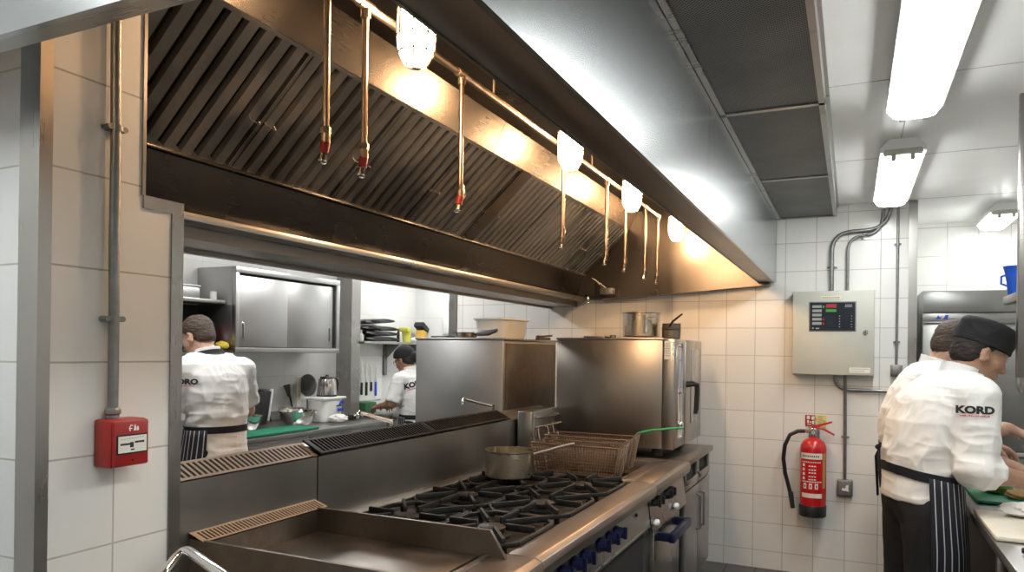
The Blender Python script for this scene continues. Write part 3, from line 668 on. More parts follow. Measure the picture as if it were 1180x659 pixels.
# ------------------------------------------------------------------ call point and its conduit on the pier
t = thing('fire_call_point', 'red fire alarm call point box on the tiled pier below grey conduit', 'fire alarm', (-1.42, 1.032, 1.33))
m = MB(); m.box(-1.419, -1.366, .990, 1.074, 1.277, 1.376, .005); part('backbox', m, M['red'], t)
m = MB(); m.box(-1.367, -1.357, .992, 1.072, 1.279, 1.374, .004); d = part('front_plate', m, M['red'], t)
CPX = V((.0065,-.0448,0))
m = MB() ; m.box(-1.3645,-1.3615,1.041,1.112,1.305,1.345,.001); bmesh.ops.translate(m.bm, vec=CPX, verts=m.bm.verts); part('glass_frame', m, M['dark'], d)
m = MB(); m.box(-1.362,-1.3605,1.044,1.109,1.308,1.342); m.mi = 1
m.box(-1.361,-1.3600,1.048,1.070,1.3235,1.3275); m.box(-1.361,-1.3600,1.081,1.103,1.3265,1.3305); m.box(-1.361,-1.3600,1.070,1.078,1.318,1.329); m.box(-1.361,-1.3600,1.072,1.080,1.312,1.315); m.mi = 2
for k in range(9): m.box(-1.361,-1.3602,1.050+k*.006,1.0535+k*.006,1.335+k*.0003,1.3365+k*.0003)
bmesh.ops.translate(m.bm, vec=CPX, verts=m.bm.verts); part('break_glass', m, [M['paper'], M['ink'], M['inkgrey']], d)
m = MB()
m.tube([(-1.3635,1.072,1.3515),(-1.3635,1.070,1.358),(-1.3635,1.074,1.364),(-1.3635,1.078,1.3625)], .0014, 6); m.tube([(-1.3635,1.070,1.357),(-1.3635,1.076,1.357)], .0012, 6)
m.prism([(1.080,1.352),(1.086,1.352),(1.087,1.357),(1.083,1.366),(1.081,1.359)], 'x', -1.3642,-1.3632); m.prism([(1.087,1.352),(1.092,1.352),(1.0925,1.358),(1.089,1.362)], 'x', -1.3642,-1.3632)
bmesh.ops.translate(m.bm, vec=CPX, verts=m.bm.verts); part('alarm_symbol', m, M['paper'], d)
m = MB(); m.cyl((-1.3655,1.078,1.291),(-1.3630,1.078,1.291),.0022); bmesh.ops.translate(m.bm, vec=CPX, verts=m.bm.verts); part('test_keyhole', m, M['dark'], d)
t = thing('wall_conduit', 'grey steel conduit running up the tiled pier from the red call point', 'conduit', (-1.405, 1.020, 1.376))
m = MB(); m.tube([(-1.402,1.020,1.376),(-1.402,1.020,1.6),(-1.404,1.0195,1.75),(-1.403,1.019,1.95),(-1.404,1.017,2.2),(-1.404,1.016,2.54)], .0105, 14); part('conduit_pipe', m, M['galv'], t)
m = MB(); m.lathe((-1.402,1.020,1.377), [(.0125,0),(.0125,.006),(.0155,.010),(.0155,.018),(.0125,.022)], 18); part('gland', m, M['galv'], t)
for z in (1.585, 1.985):
    m = MB(); m.cyl((-1.403,1.020,z-.006),(-1.403,1.020,z+.006),.0135,seg=16); m.cyl((-1.418,1.003,z),(-1.396,1.003,z),.006); m.cyl((-1.418,1.037,z),(-1.396,1.037,z),.006); m.box(-1.419,-1.412,1.001,1.039,z-.006,z+.006,.001); part('saddle_clip', m, M['galv'], t)

# chrome rail in the near corner
t = thing('chrome_rail', 'bent chrome tube rail standing beside the griddle end, close to camera', 'rail', (-1.33, 1.25, 0))
def arcpts(pts, r=.05, n=5):
    out = [V(pts[0])]
    for a, b, c in zip(pts, pts[1:], pts[2:]):
        a, b, c = V(a), V(b), V(c); p = b+(a-b).normalized()*r; q = b+(c-b).normalized()*r
        for i in range(n+1):
            s = i/n; out.append((p*(1-s)+b*s)*(1-s)+(b*(1-s)+q*s)*s)
    return out+[V(pts[-1])]
m = MB(); m.tube(arcpts([(-1.345,1.085,.0),(-1.345,1.085,1.02),(-1.385,1.19,1.066),(-1.12,1.09,1.050),(-1.12,1.09,0)], .04), .0115, 14); part('tube', m, M['chrome'], t)
for p in ((-1.345,1.085),(-1.12,1.09)):
    m = MB(); m.cyl((p[0],p[1],0),(p[0],p[1],.012),.03); part('foot_plate', m, M['chrome'], t)

# ------------------------------------------------------------------ wall control panel
t = thing('control_panel', 'cream metal control cabinet with dark display on the back tiled wall', 'control panel', (-.118, 5.44, 1.68))
m = MB(); m.box(-.372, .136, 5.345, 5.448, 1.392, 1.962, .004); part('cabinet', m, M['cream'], t)
m = MB(); m.box(-.369, .133, 5.330, 5.346, 1.395, 1.959, .004); d = part('door', m, M['cream'], t)
m = MB(); m.box(-.265, .026, 5.326, 5.331, 1.687, 1.888, .003); part('display_frame', m, M['grey'], d)
m = MB(); m.box(-.258, .018, 5.3245, 5.3262, 1.694, 1.881); m.mi = 1
for k in range(5): m.box(-.245, -.186, 5.3232, 5.3246, 1.846-k*.0285, 1.864-k*.0285)
m.mi = 2; m.box(-.160, -.095, 5.3230, 5.3246, 1.846, 1.871)
for k in (3,4): m.box(-.180, -.170, 5.3232, 5.3246, 1.847-k*.0285, 1.860-k*.0285)
m.mi = 3; m.box(-.160, -.095, 5.3230, 5.3246, 1.818, 1.836); m.box(-.180,-.170,5.3232,5.3246,1.846,1.862)
m.mi = 4; m.box(-.045, .0, 5.3234, 5.3246, 1.850, 1.853)
for k in range(4): m.box(-.04+k*.011, -.034+k*.011, 5.3234, 5.3246, 1.858, 1.866)
for k in range(5): m.box(-.078, -.072, 5.3234, 5.3246, 1.715+k*.018, 1.721+k*.018); m.box(-.005,.001,5.3234,5.3246,1.715+k*.018,1.719+k*.018)
m.box(-.245,-.235,5.3234,5.3246,1.706,1.712); m.box(-.222,-.200,5.3234,5.3246,1.704,1.710)
part('display', m, [M['screen'], M['inkgrey'], plain('red display segment', (.35,.02,.02), .4), plain('green display segment', (.05,.28,.04), .4), plain('pale display mark', (.45,.45,.45), .5)], d)
m = MB(); m.box(-.190, -.070, 5.3285, 5.3305, 1.905, 1.926); m.mi = 1
for k in range(11): m.box(-.183+k*.0098, -.177+k*.0098, 5.3275, 5.3287, 1.911, 1.920)
part('title_label', m, [plain('cream label', (.72,.68,.48), .6), M['inkgrey']], d)
m = MB(); m.box(-.012, .112, 5.3285, 5.3305, 1.412, 1.446); m.mi = 1
for r_, n in ((1.434, 12), (1.420, 9)):
    for k in range(n): m.box(-.004+k*.0092, .002+k*.0092, 5.3275, 5.3287, r_, r_+.006)
part('warning_label', m, [M['paper'], M['inkgrey']], d)
m = MB(); m.cyl((.083,5.331,1.683),(.083,5.321,1.683),.015); m.cyl((.083,5.321,1.683),(.083,5.317,1.683),.009); m.mi=1; m.box(.081,.085,5.3165,5.3175,1.677,1.689); part('key_lock', m, [M['chrome'], M['dark']], d)

def conduit(label, pts, r, rb, clips=()):
    t = thing('wall_conduit', label, 'conduit', pts[0])
    m = MB(); m.tube(arcpts(pts, rb, 7), r, 12); part('conduit_pipe', m, M['galv'], t)
    for c, ax in clips:
        c = V(c); m = MB()
        if ax == 'z': m.cyl(c-V((0,0,.007)), c+V((0,0,.007)), r*1.35, seg=14); m.box(c.x-r*2.4, c.x+r*2.4, c.y+r*.4, c.y+r*1.2, c.z-.006, c.z+.006, .001)
        else: m.cyl(c-V((.007,0,0)), c+V((.007,0,0)), r*1.35, seg=14); m.box(c.x-.006, c.x+.006, c.y+r*.4, c.y+r*1.2, c.z-r*2.4, c.z+r*2.4, .001)
        part('saddle_clip', m, M['galv'], t)
    return t
conduit('thicker grey conduit curving from the control cabinet top up to the ceiling', [(-.128,5.425,1.963),(-.130,5.425,2.365),(.205,5.425,2.375),(.232,5.425,2.552)], .0135, .13, [((-.128,5.425,2.13),'z')])
conduit('thinner grey conduit curving beside the thick one above the control cabinet', [(-.030,5.425,1.963),(-.030,5.425,2.335),(.165,5.425,2.340),(.192,5.425,2.552)], .010, .10, [((.06,5.425,2.335),'x')])
conduit('straight grey conduit down the back wall beside the steel corner trim', [(.270,5.428,2.552),(.270,5.428,1.47)], .0085, .05, [((.27,5.428,2.27),'z'),((.27,5.428,1.62),'z')])
conduit('grey conduit looping from under the control cabinet behind the chefs', [(-.098,5.425,1.390),(-.098,5.425,1.295),(.320,5.425,1.290)], .0125, .09)
conduit('straight grey conduit dropping from the control cabinet to the switch', [(-.040,5.390,1.390),(-.034,5.425,1.20),(-.032,5.425,.684)], .0105, .10, [((-.0325,5.425,.97),'z')])
t = thing('fused_switch', 'grey metal switch box at the bottom of the conduit, right of extinguisher', 'switch', (-.031, 5.42, .63))
m = MB(); m.box(-.080,.018,5.405,5.447,.572,.682,.006); part('switch_box', m, M['galv'], t)
m = MB(); m.box(-.072,.010,5.398,5.406,.580,.674,.004); d = part('face_plate', m, M['grey'], t)
m = MB(); m.prism([(-.05,.612),(-.045,.630),(-.030,.624),(-.022,.648),(-.008,.650),(-.010,.620),(-.004,.608)], 'y', 5.392, 5.399); part('rocker', m, M['white'], d)
t = thing('switch_box', 'small grey box at the foot of the straight conduit behind the chefs', 'junction box', (.27, 5.43, 1.43))
m = MB(); m.box(.235,.305,5.40,5.447,1.39,1.468,.005); part('box', m, M['galv'], t)
m = MB(); m.box(.241,.299,5.395,5.401,1.396,1.462,.003); part('cover', m, M['galv'], t)

# ------------------------------------------------------------------ extinguisher and signs
ex = V((-.228, 5.345, .43))
t = thing('fire_extinguisher', 'red foam fire extinguisher hanging on the back tiled wall', 'fire extinguisher', ex)
m = MB(); m.lathe(ex, [(.074,.055),(.0835,.065),(.084,.10),(.084,.46),(.080,.485),(.066,.510),(.045,.525),(.022,.532),(.020,.545)], 40); part('cylinder', m, M['extred'], t)
m = MB(); m.lathe(ex, [(.078,0),(.086,.006),(.087,.075),(.0845,.08)], 40); part('base_skirt', m, M['black'], t)
m = MB(); m.cyl(ex+V((0,0,.545)), ex+V((0,0,.595)), .020); m.box(ex.x-.018,ex.x+.018,ex.y-.018,ex.y+.018,ex.z+.56,ex.z+.60,.004); m.cyl(ex+V((-.06,0,.575)), ex+V((0,0,.575)), .012); m.cyl(ex+V((0,-.016,.57)),ex+V((0,-.032,.57)),.014); part('valve', m, M['bright'], t)
m = MB(); m.prism([(ex.x-.015,ex.z+.600),(ex.x+.02,ex.z+.602),(ex.x+.115,ex.z+.640),(ex.x+.117,ex.z+.652),(ex.x+.02,ex.z+.622),(ex.x-.01,ex.z+.616)], 'y', ex.y-.011, ex.y+.011)
m.prism([(ex.x-.0,ex.z+.597),(ex.x+.06,ex.z+.588),(ex.x+.128,ex.z+.553),(ex.x+.133,ex.z+.563),(ex.x+.07,ex.z+.598),(ex.x+.0,ex.z+.604)], 'y', ex.y-.011, ex.y+.011); part('lever', m, M['extred'], t)
m = MB(); m.cyl(ex+V((.008,-.012,.60)), ex+V((.008,-.012,.652)), .003); m.torus(ex+V((.008,-.012,.662)), (0,1,0), .010, .002, 14, 6); part('safety_pin', m, M['bright'], t)
m = MB(); m.tube([ex+V(p) for p in ((-.055,0,.575),(-.10,-.004,.572),(-.15,-.01,.545),(-.182,-.012,.47),(-.190,-.010,.38),(-.178,-.008,.28),(-.155,-.004,.19),(-.140,0,.13))], .0135, 12); part('hose', m, M['black'], t)
m = MB(); m.cyl(ex+V((-.140,0,.135)), ex+V((-.126,.002,.04)), .017, .014); m.cyl(ex+V((-.142,0,.15)), ex+V((-.139,0,.125)), .0165); part('hose_nozzle', m, M['blackm'], t)
m = MB(); m.box(ex.x-.02,ex.x+.02,ex.y+.03,5.448,ex.z+.53,ex.z+.57,.003); m.box(ex.x-.035,ex.x+.035,5.440,5.448,ex.z+.46,ex.z+.60,.002); part('wall_mount', m, M['galv'], t)
# label wrapped on the cylinder: patches of a slightly larger radius
def wrap(m, a0, a1, z0, z1, R):
    n = max(2, int(abs(a1-a0)/.12)); pr = None
    for i in range(n+1):
        a = a0+(a1-a0)*i/n; c = (ex.x+R*math.sin(a), ex.y-R*math.cos(a))
        cur = (m.bm.verts.new((c[0],c[1],ex.z+z0)), m.bm.verts.new((c[0],c[1],ex.z+z1)))
        if pr: m.face([pr[0],cur[0],cur[1],pr[1]])
        pr = cur
m = MB(); wrap(m,-1.05,.75,.395,.435,.0848); wrap(m,-.9,.75,.135,.165,.0848); m.mi = 1
for k in range(9): wrap(m,-.85+k*.155,-.76+k*.155,.408,.421,.0853)
m.mi = 0
for k in range(12): wrap(m,-.9+k*.13,-.81+k*.13,.372,.378,.0848)
for z in (.345,.320,.300,.275,.255,.240):
    for k in range(3 if z>.25 else 8):
        a = (-.30 if z>.25 else -.85)+k*.2; wrap(m,a,a+.15,z,z+.007,.0848)
for z in (.345,.315,.285,.255): wrap(m,-.82,-.62,z,z+.018,.0848)
for k in range(3): wrap(m,-.72+k*.45,-.47+k*.45,.195,.232,.0848)
m.mi = 2
for k in range(3): wrap(m,-.64+k*.45,-.55+k*.45,.203,.222,.0853)
m.mi = 3; wrap(m,.82,1.15,.20,.435,.0848)
part('label', m, [M['paper'], M['ink'], M['extred'], plain('ochre label edge', (.42,.26,.08), .6)], t, angle=0)
def wall_sign(name, label, x0, x1, z0, z1, mat, mark):
    m = MB(); m.box(x0, x1, 5.443, 5.449, z0, z1); m.mi = 1; mark(m)
    return tag(part(name, m, mat, None, loc=((x0+x1)/2, 5.446, (z0+z1)/2)), label, 'sign')
def mk1(m):
    x0, z0 = -.283, 1.035
    m.box(x0+.006,x0+.026,5.442,5.4435,z0+.045,z0+.068); m.box(x0+.036,x0+.056,5.442,5.4435,z0+.042,z0+.066); m.box(x0+.008,x0+.020,5.442,5.4435,z0+.018,z0+.038); m.box(x0+.026,x0+.034,5.442,5.4435,z0+.020,z0+.030); m.box(x0+.040,x0+.054,5.442,5.4435,z0+.012,z0+.034); m.box(x0+.008,x0+.034,5.442,5.4435,z0+.006,z0+.011)
wall_sign('safety_sign', 'small red square safety sign above the fire extinguisher', -.287, -.222, 1.030, 1.108, [M['red'], M['paper']], mk1)
def mk2(m):
    for k in range(6): m.box(-.206,-.206+.040-(k%3)*.006,5.442,5.4435,1.040+k*.0095,1.0445+k*.0095)
    m.box(-.170,-.160,5.442,5.4435,1.046,1.075); m.box(-.206,-.172,5.442,5.4435,1.099,1.104)
wall_sign('safety_sign', 'small yellow safety sign beside the red one above extinguisher', -.218, -.152, 1.030, 1.110, [M['yellow'], M['inkgrey']], mk2)

# ------------------------------------------------------------------ refrigerator
t = thing('refrigerator', 'tall stainless upright refrigerator behind the two chefs in wall recess', 'refrigerator', (.84, 6.22, 0))
m = MB(); m.box(.46, 1.22, 6.02, 6.44, .1, 2.0, .004); part('body', m, M['fridge'], t)
m = MB(); m.box(.462, 1.218, 5.995, 6.022, 1.842, 1.998, .006); part('top_panel', m, M['fridge'], t)
m = MB(); m.box(.462, 1.218, 6.005, 6.022, 1.772, 1.838, .004); m.box(.462,1.218,5.998,6.01,1.765,1.776,.002); part('badge_panel', m, M['fridge'], t)
m = MB(); m.prism([(.545,1.795),(.560,1.825),(.572,1.805),(.585,1.825),(.575,1.795)], 'y', 6.001, 6.006); m.prism([(.592,1.795),(.605,1.825),(.625,1.825),(.618,1.795)], 'y', 6.001, 6.006); part('blue_badge', m, M['inkblue'], t)
m = MB(); m.box(.462, 1.218, 5.99, 6.022, .885, 1.755, .006); d = part('door', m, M['fridge'], t)
m = MB(); m.box(.48,.52,5.975,5.992,1.2,1.5,.006); part('door_handle', m, M['steel'], d)
m = MB(); m.box(.462, 1.218, 5.975, 6.022, .845, .875, .006); part('ledge', m, M['bright'], t)
m = MB(); m.box(.462, 1.218, 5.99, 6.022, .14, .835, .006); part('door', m, M['fridge'], t)
for x in (.52, 1.16):
    for y in (6.08, 6.38):
        m = MB(); m.cyl((x,y,0),(x,y,.1),.02); part('foot', m, M['black'], t)

# ------------------------------------------------------------------ right worktop
t = thing('prep_worktop', 'long stainless preparation worktop on the right with dark open shelf below', 'worktop', (.84, 3.4, 0))
m = MB(); m.box(.447, 1.245, 2.05, 4.95, .862, .90, .006); m.box(1.225,1.245,2.05,4.95,.90,1.0,.003); part('table_top', m, M['steel'], t)
m = MB(); m.box(.50,1.22,2.10,4.90,.22,.245,.003); part('under_shelf', m, M['greasy'], t)
m = MB(); m.box(.60,.62,2.10,4.90,.30,.86,.002); part('back_panel', m, M['blackm'], t)
for x in (.56,1.20):
    for y in (2.12,3.5,4.88):
        m = MB(); m.box(x-.018,x+.018,y-.018,y+.018,0,.862,.003); part('leg', m, M['steel_v'], t)
m = MB(); m.box(.452,.84,2.945,3.43,.9015,.9185,.006); tag(part('chopping_board', m, M['board'], None, loc=(.6,3.2,.901)), 'white plastic chopping board on the right worktop under the cloth', 'chopping board')
m = MB(); m.box(.492,.88,3.66,4.05,.9015,.9165,.006); tag(part('chopping_board', m, M['green'], None, loc=(.68,3.85,.901)), 'green plastic chopping board under the cap wearing chef\'s hands', 'chopping board')
# folded cloth
def crumple(m, c, rx, ry, rz, seed, n=28, k=.35):
    rnd = random.Random(seed); ph = [(rnd.uniform(2,6), rnd.uniform(0,6), rnd.uniform(2,6), rnd.uniform(0,6)) for _ in range(5)]
    rings = []
    for i in range(13):
        th = PI*i/12; s = max(math.sin(th), 1e-3); ring = []
        for j in range(n):
            a = 2*PI*j/n; q = 1+k*sum(math.sin(p[0]*a+p[1]+3*th)*math.sin(p[2]*th+p[3])/5 for p in ph)
            z = -rz*math.cos(th)*(q if th > PI/2 else 1)
            ring.append(m.bm.verts.new((c[0]+rx*s*math.cos(a)*q, c[1]+ry*s*math.sin(a)*q, c[2]+max(z, -rz*.8))))
        rings.append(ring)
    m.skinrings(rings)
m = MB(); crumple(m, (.66,3.34,.945), .13, .075, .030, 3, k=.6); tag(part('folded_cloth', m, M['cloth'], None, loc=(.66,3.34,.92)), 'crumpled white cloth lying on the white chopping board', 'cloth')
m = MB(); m.box(.68,.88,3.455,3.52,.9015,.922,.008); m.box(.69,.87,3.462,3.513,.922,.926,.002); tag(part('knife_box', m, M['black'], None, loc=(.7,3.55,.9)), 'low black plastic box between the white and green boards', 'box')
t = thing('chef_knife', 'dark handled knife on the worktop near the white chopping board', 'knife', (.56,2.80,.902))
m = MB(); m.box(-.055,.055,-.011,.011,.0015,.022,.006,Matrix.Translation((.552,2.80,.9015))@Matrix.Rotation(.35,4,'Z')); part('handle', m, M['black'], t)
m = MB(); m.prism([(.604,2.808),(.80,2.872),(.79,2.88),(.604,2.835)], 'z', .904, .9065); part('blade', m, M['bright'], t)
m = MB(); crumple(m, (.60,3.88,.945), .06, .05, .034, 8, k=.4); tag(part('lettuce', m, M['lettuce'], None, loc=(.6,3.88,.917)), 'pile of green leaves on the green chopping board', 'vegetables')
m = MB(); crumple(m, (.665,3.77,.935), .055, .035, .022, 12, k=.35); tag(part('bread_roll', m, M['bread'], None, loc=(.66,3.77,.917)), 'pale brown roll beside the leaves on the green board', 'food')

# gantry shelf on a hanging bracket
t = thing('gantry_shelf', 'steel shelf with hanging upright at the right edge over the worktop', 'shelf', (.75, 3.6, 1.75))
m = MB(); m.box(.585,1.215,3.414,3.70,1.752,1.788,.004); part('shelf_board', m, M['steel'], t)
m = MB(); m.box(.583,.66,3.375,3.412,1.45,ZC,.002); m.lathe((.600,3.39,1.45), [(.004,-.06),(.014,-.05),(.018,-.03),(.018,0)], 18); part('upright', m, M['steel_v'], t)
m = MB(); m.box(1.17,1.215,3.375,3.412,.902,ZC,.002); part('upright', m, M['steel_v'], t)
t = thing('blue_jug', 'bright blue plastic jug standing on the right steel shelf', 'jug', (.602,3.60,1.789))
m = MB(); m.lathe((.612,3.60,1.789), [(.026,0),(.028,.004),(.031,.05),(.040,.10),(.046,.118),(.043,.118),(.036,.10),(.028,.05),(.025,.006),(.001,.005)], 24, cap1=False); part('jug_body', m, M['bluebright'], t)
m = MB(); m.tube([(.585,3.60,1.875),(.562,3.60,1.865),(.562,3.60,1.835),(.586,3.60,1.825)], .005, 8); part('handle', m, M['bluebright'], t)
m = MB(); crumple(m, (.668,3.56,1.885), .042, .040, .038, 5, k=.3); tag(part('cleaning_cloth', m, M['lightblue'], None, loc=(.66,3.56,1.85)), 'light blue cloth bundled on top beside the blue jug', 'cloth')
m = MB(); crumple(m, (.684,3.56,1.822), .034, .045, .034, 6, k=.3); tag(part('sponge', m, plain('pale green sponge', (.42,.50,.30), .9, bump=.5), None, loc=(.66,3.56,1.789)), 'pale green sponge under the blue cloth on the shelf', 'sponge')

# ------------------------------------------------------------------ tall steel cabinet behind the pass and what stands on it
t = thing('steel_cabinet', 'plain stainless cabinet beyond the pass, left of the combination oven', 'cabinet', (-2.25, 4.46, 0))
m = MB(); m.box(-2.58,-1.945,4.02,4.90,.12,1.592,.006); part('body', m, M['cab2'], t)
m = MB(); m.box(-2.585,-1.938,4.014,4.906,1.592,1.606,.003); part('top_panel', m, M['steel'], t)
m = MB(); m.box(-1.945,-1.936,4.05,4.87,.2,1.575,.003); part('side_reflection_panel', m, M['burnt_reflect'], t)  # brown sheet paints the hood's reflection onto this side of the cabinet
for x in (-2.5,-2.02):
    for y in (4.1,4.8):
        m = MB(); m.cyl((x,y,0),(x,y,.12),.022); part('foot', m, M['black'], t)
t = thing('food_tub', 'rectangular white plastic tub with rim on top of the steel cabinet', 'tub', (-2.05,4.6,1.607))
m = MB()
rings = []
for s, z in ((.86,0),(.88,.004),(.97,.125),(1.0,.13),(1.06,.132),(1.06,.142),(.96,.142),(.94,.13),(.85,.01),(.01,.008)):
    ring = []
    for j in range(32):
        a = 2*PI*j/32; e = .35
        ring.append(m.bm.verts.new((-2.24+.135*s*math.copysign(abs(math.cos(a))**e,math.cos(a)), 4.60+.20*s*math.copysign(abs(math.sin(a))**e,math.sin(a)), 1.607+z)))
    rings.append(ring)
m.skinrings(rings); part('tub_body', m, M['tub'], t)
t = thing('frying_pan', 'small frying pan with thick black handle on the steel cabinet', 'frying pan', (-2.26,4.12,1.607))
m = MB(); m.lathe((-2.27,4.13,1.607), [(.060,0),(.066,.004),(.080,.036),(.083,.036),(.070,.006),(.001,.005)], 28, cap1=False); part('pan', m, M['greasy'], t)
m = MB(); m.tube([(-2.19,4.11,1.635),(-2.15,4.10,1.638),(-2.08,4.09,1.640),(-2.02,4.08,1.655)], [.014,.022,.022,.014], 10, flat=.7); part('handle', m, M['black'], t)
m = MB(); m.box(-2.58,-2.45,4.2,4.42,1.607,1.622,.004); tag(part('baking_tray', m, M['black'], None, loc=(-2.5,4.3,1.607)), 'thin black tray lying on the steel cabinet\'s far left corner', 'tray')
m = MB(); m.box(-1.99,-1.955,4.62,4.82,1.607,1.625,.004); m.tube([(-1.97,4.6,1.63),(-1.97,4.72,1.632),(-1.965,4.86,1.64)], .007, 8); tag(part('steel_tongs', m, M['burnt_reflect'], None, loc=(-1.97,4.7,1.607)), 'brown stained tongs lying beside the white tub', 'tongs')

# swivel taps behind the flue
def tap(label, a, b, base):
    t = thing('swivel_tap', label, 'tap', base, 'swivel taps behind the range')
    a, b, base = V(a), V(b), V(base)
    d = (a-b).normalized()
    m = MB(); m.tube([a-V((0,0,.035)), a-V((0,0,.012)), a+V((0,0,.0))-d*.012, a-d*.05, b], .0095, 10); part('spout', m, M['chrome'], t)
    m = MB(); m.cyl(base, b+V((0,0,.015)), .014); m.cyl(base, base+V((0,0,.02)), .025); part('tap_body', m, M['chrome'], t)
tap('chrome swivel tap in front of the steel cabinet behind the range flue', (-2.05,3.70,1.245), (-1.985,3.96,1.185), (-1.985,3.96,1.091))
tap('chrome swivel tap behind the range flue, in front of the chef in bandana', (-2.10,2.78,1.232), (-2.03,2.97,1.17), (-2.03,2.97,1.091))
# ------------------------------------------------------------------ rear kitchen
t = thing('wall_cupboard', 'stainless wall cupboard with two sliding doors in the rear kitchen', 'cupboard', (-4.3, 4.55, 1.5))
Y0, Y1, Z0, Z1 = 3.952, 5.145, 1.485, 2.125
m = MB(); m.box(-4.497,-4.14,Y0,Y1,Z0,Z1,.003)
m.box(-4.14,-4.10,Y0,Y1,Z1-.045,Z1,.003); m.box(-4.14,-4.10,Y0,Y1,Z0,Z0+.04,.003); m.box(-4.14,-4.10,Y0,Y0+.035,Z0+.04,Z1-.045,.003); m.box(-4.14,-4.10,Y1-.045,Y1,Z0+.04,Z1-.045,.003); part('body', m, M['cab2'], t)
m = MB(); m.box(-4.139,-4.137,Y0+.036,Y1-.046,Z0+.041,Z1-.046); part('door_track', m, M['dark'], t)
for a, b, x, hy in ((Y0+.037, 4.50, -4.105, Y0+.075), (4.515, Y1-.075, -4.118, Y1-.12)):
    m = MB(); m.box(x-.016, x, a, b, Z0+.045, Z1-.065, .003); d = part('sliding_door', m, M['cab2'], t)
    m = MB(); m.box(x-.002, x+.003, hy-.012, hy+.012, Z0+.09, Z0+.23, .004); m.mi = 1; m.box(x+.002,x+.0036,hy-.007,hy+.007,Z0+.105,Z0+.215); part('recessed_handle', m, [M['bright'], M['dark']], d)
t = thing('wall_shelf', 'steel wall shelf left of the wall cupboard holding a flat box', 'shelf', (-4.35,3.5,1.85))
m = MB(); m.box(-4.497,-4.20,2.6,3.948,1.845,1.872,.003); part('shelf_board', m, M['steel'], t)
for y in (2.8,3.6):
    m = MB(); m.prism([(-4.497,1.70),(-4.497,1.845),(-4.25,1.845)], 'y', y, y+.006); part('bracket', m, M['galv'], t)
m = MB(); m.box(-4.47,-4.25,3.05,3.76,1.873,1.955,.006); m.box(-4.475,-4.243,3.045,3.765,1.955,1.968,.004); tag(part('flat_box', m, M['cab2'], None, loc=(-4.36,3.4,1.873)), 'flat grey metal box on the left wall shelf', 'box')
m = MB(); m.lathe((-4.24,3.87,1.873), [(.020,0),(.024,.003),(.024,.06),(.021,.06),(.020,.006),(.001,.005)], 18, cap1=False); tag(part('white_cup', m, M['white'], None, loc=(-4.24,3.87,1.873)), 'small white cup on the end of the left wall shelf', 'cup')
t = thing('spice_shelf', 'lower steel shelf behind the nearest rear chef\'s head with packets', 'shelf', (-4.4,3.6,1.50))
m = MB(); m.box(-4.497,-4.11,2.9,3.948,1.488,1.503,.003); m.box(-4.497,-4.49,2.9,3.948,1.503,1.84,.001); part('shelf_board', m, M['blackm'], t)
m = MB(); m.box(-4.33,-4.25,3.81,3.91,1.504,1.66,.012); m.mi = 1; m.box(-4.251,-4.247,3.825,3.895,1.56,1.60); tag(part('food_packet', m, [M['red'], M['white']], None, loc=(-4.29,3.86,1.504)), 'red packet with white patch on the dark lower shelf', 'packet')
m = MB(); crumple(m, (-4.17,3.893,1.535), .05,.05,.034, 4, k=.25); tag(part('food_packet', m, plain('yellow packet', (.62,.46,.04), .5), None, loc=(-4.17,3.89,1.504)), 'yellow bag beside the red packet on lower shelf', 'packet')
# rear counter
t = thing('rear_worktop', 'long stainless worktop along the rear kitchen wall with green board', 'worktop', (-4.1,3.5,0))
m = MB(); m.box(-4.495,-3.712,1.6,5.30,.862,.90,.006); m.box(-4.497,-4.48,1.6,5.30,.90,.98,.003); part('table_top', m, M['steel'], t)
for a, b in ((1.65,2.55),(2.56,3.46),(3.47,4.37),(4.38,5.28)):
    m = MB(); m.box(-4.45,-3.76,a,b,.12,.86,.003); cb = part('cabinet_body', m, M['cab2'], t)
    m = MB(); m.box(-3.76,-3.742,a+.01,b-.01,.15,.84,.004); d = part('door', m, M['steel_v'], t)
    m = MB(); m.tube([(-3.742,b-.06,.6),(-3.715,b-.06,.605),(-3.715,b-.06,.745),(-3.742,b-.06,.75)], .006, 8); part('handle', m, M['grey'], d)
m = MB(); m.box(-4.00,-3.735,3.62,4.46,.9015,.9185,.006); tag(part('chopping_board', m, M['green'], None, loc=(-3.9,4.0,.901)), 'large green chopping board on the rear worktop beside the chef', 'chopping board')
def bowl(label, c, R, H, mat='bright', grp='mixing bowls on the rear worktop'):
    m = MB(); m.lathe(c, [(R*.55,0),(R*.62,.003),(R*.80,H*.35),(R*.94,H*.75),(R*.985,H*.985),(R*1.05,H),(R*1.05,H+.004),(R*.97,H),(R*.92,H*.75),(R*.78,H*.36),(R*.58,.008),(.001,.006)], 40, cap1=False)
    return tag(part('mixing_bowl', m, M[mat], None, loc=c), label, 'bowl', grp)
bowl('large shiny steel mixing bowl, middle of the rear worktop', (-4.06,4.58,.902), .155, .115)
bowl('steel mixing bowl half hidden behind the nearest rear chef', (-4.15,4.125,.902), .118, .105)
bowl('steel mixing bowl behind the large one beside the white container', (-4.31,4.78,.902), .105, .11)
t = thing('storage_bin', 'black plastic storage bin behind the steel bowls, near the chef\'s elbow', 'bin', (-4.38,4.47,.9))
m = MB(); m.prism([(4.28,.902),(4.50,.902),(4.55,1.17),(4.30,1.17)], 'x', -4.47, -4.31, .008); part('bin_body', m, M['blackm'], t)
m = MB(); m.prism([(4.515,.93),(4.53,.93),(4.575,1.185),(4.56,1.185)], 'x', -4.47,-4.31,.003); part('pale_edge', m, M['white'], t)
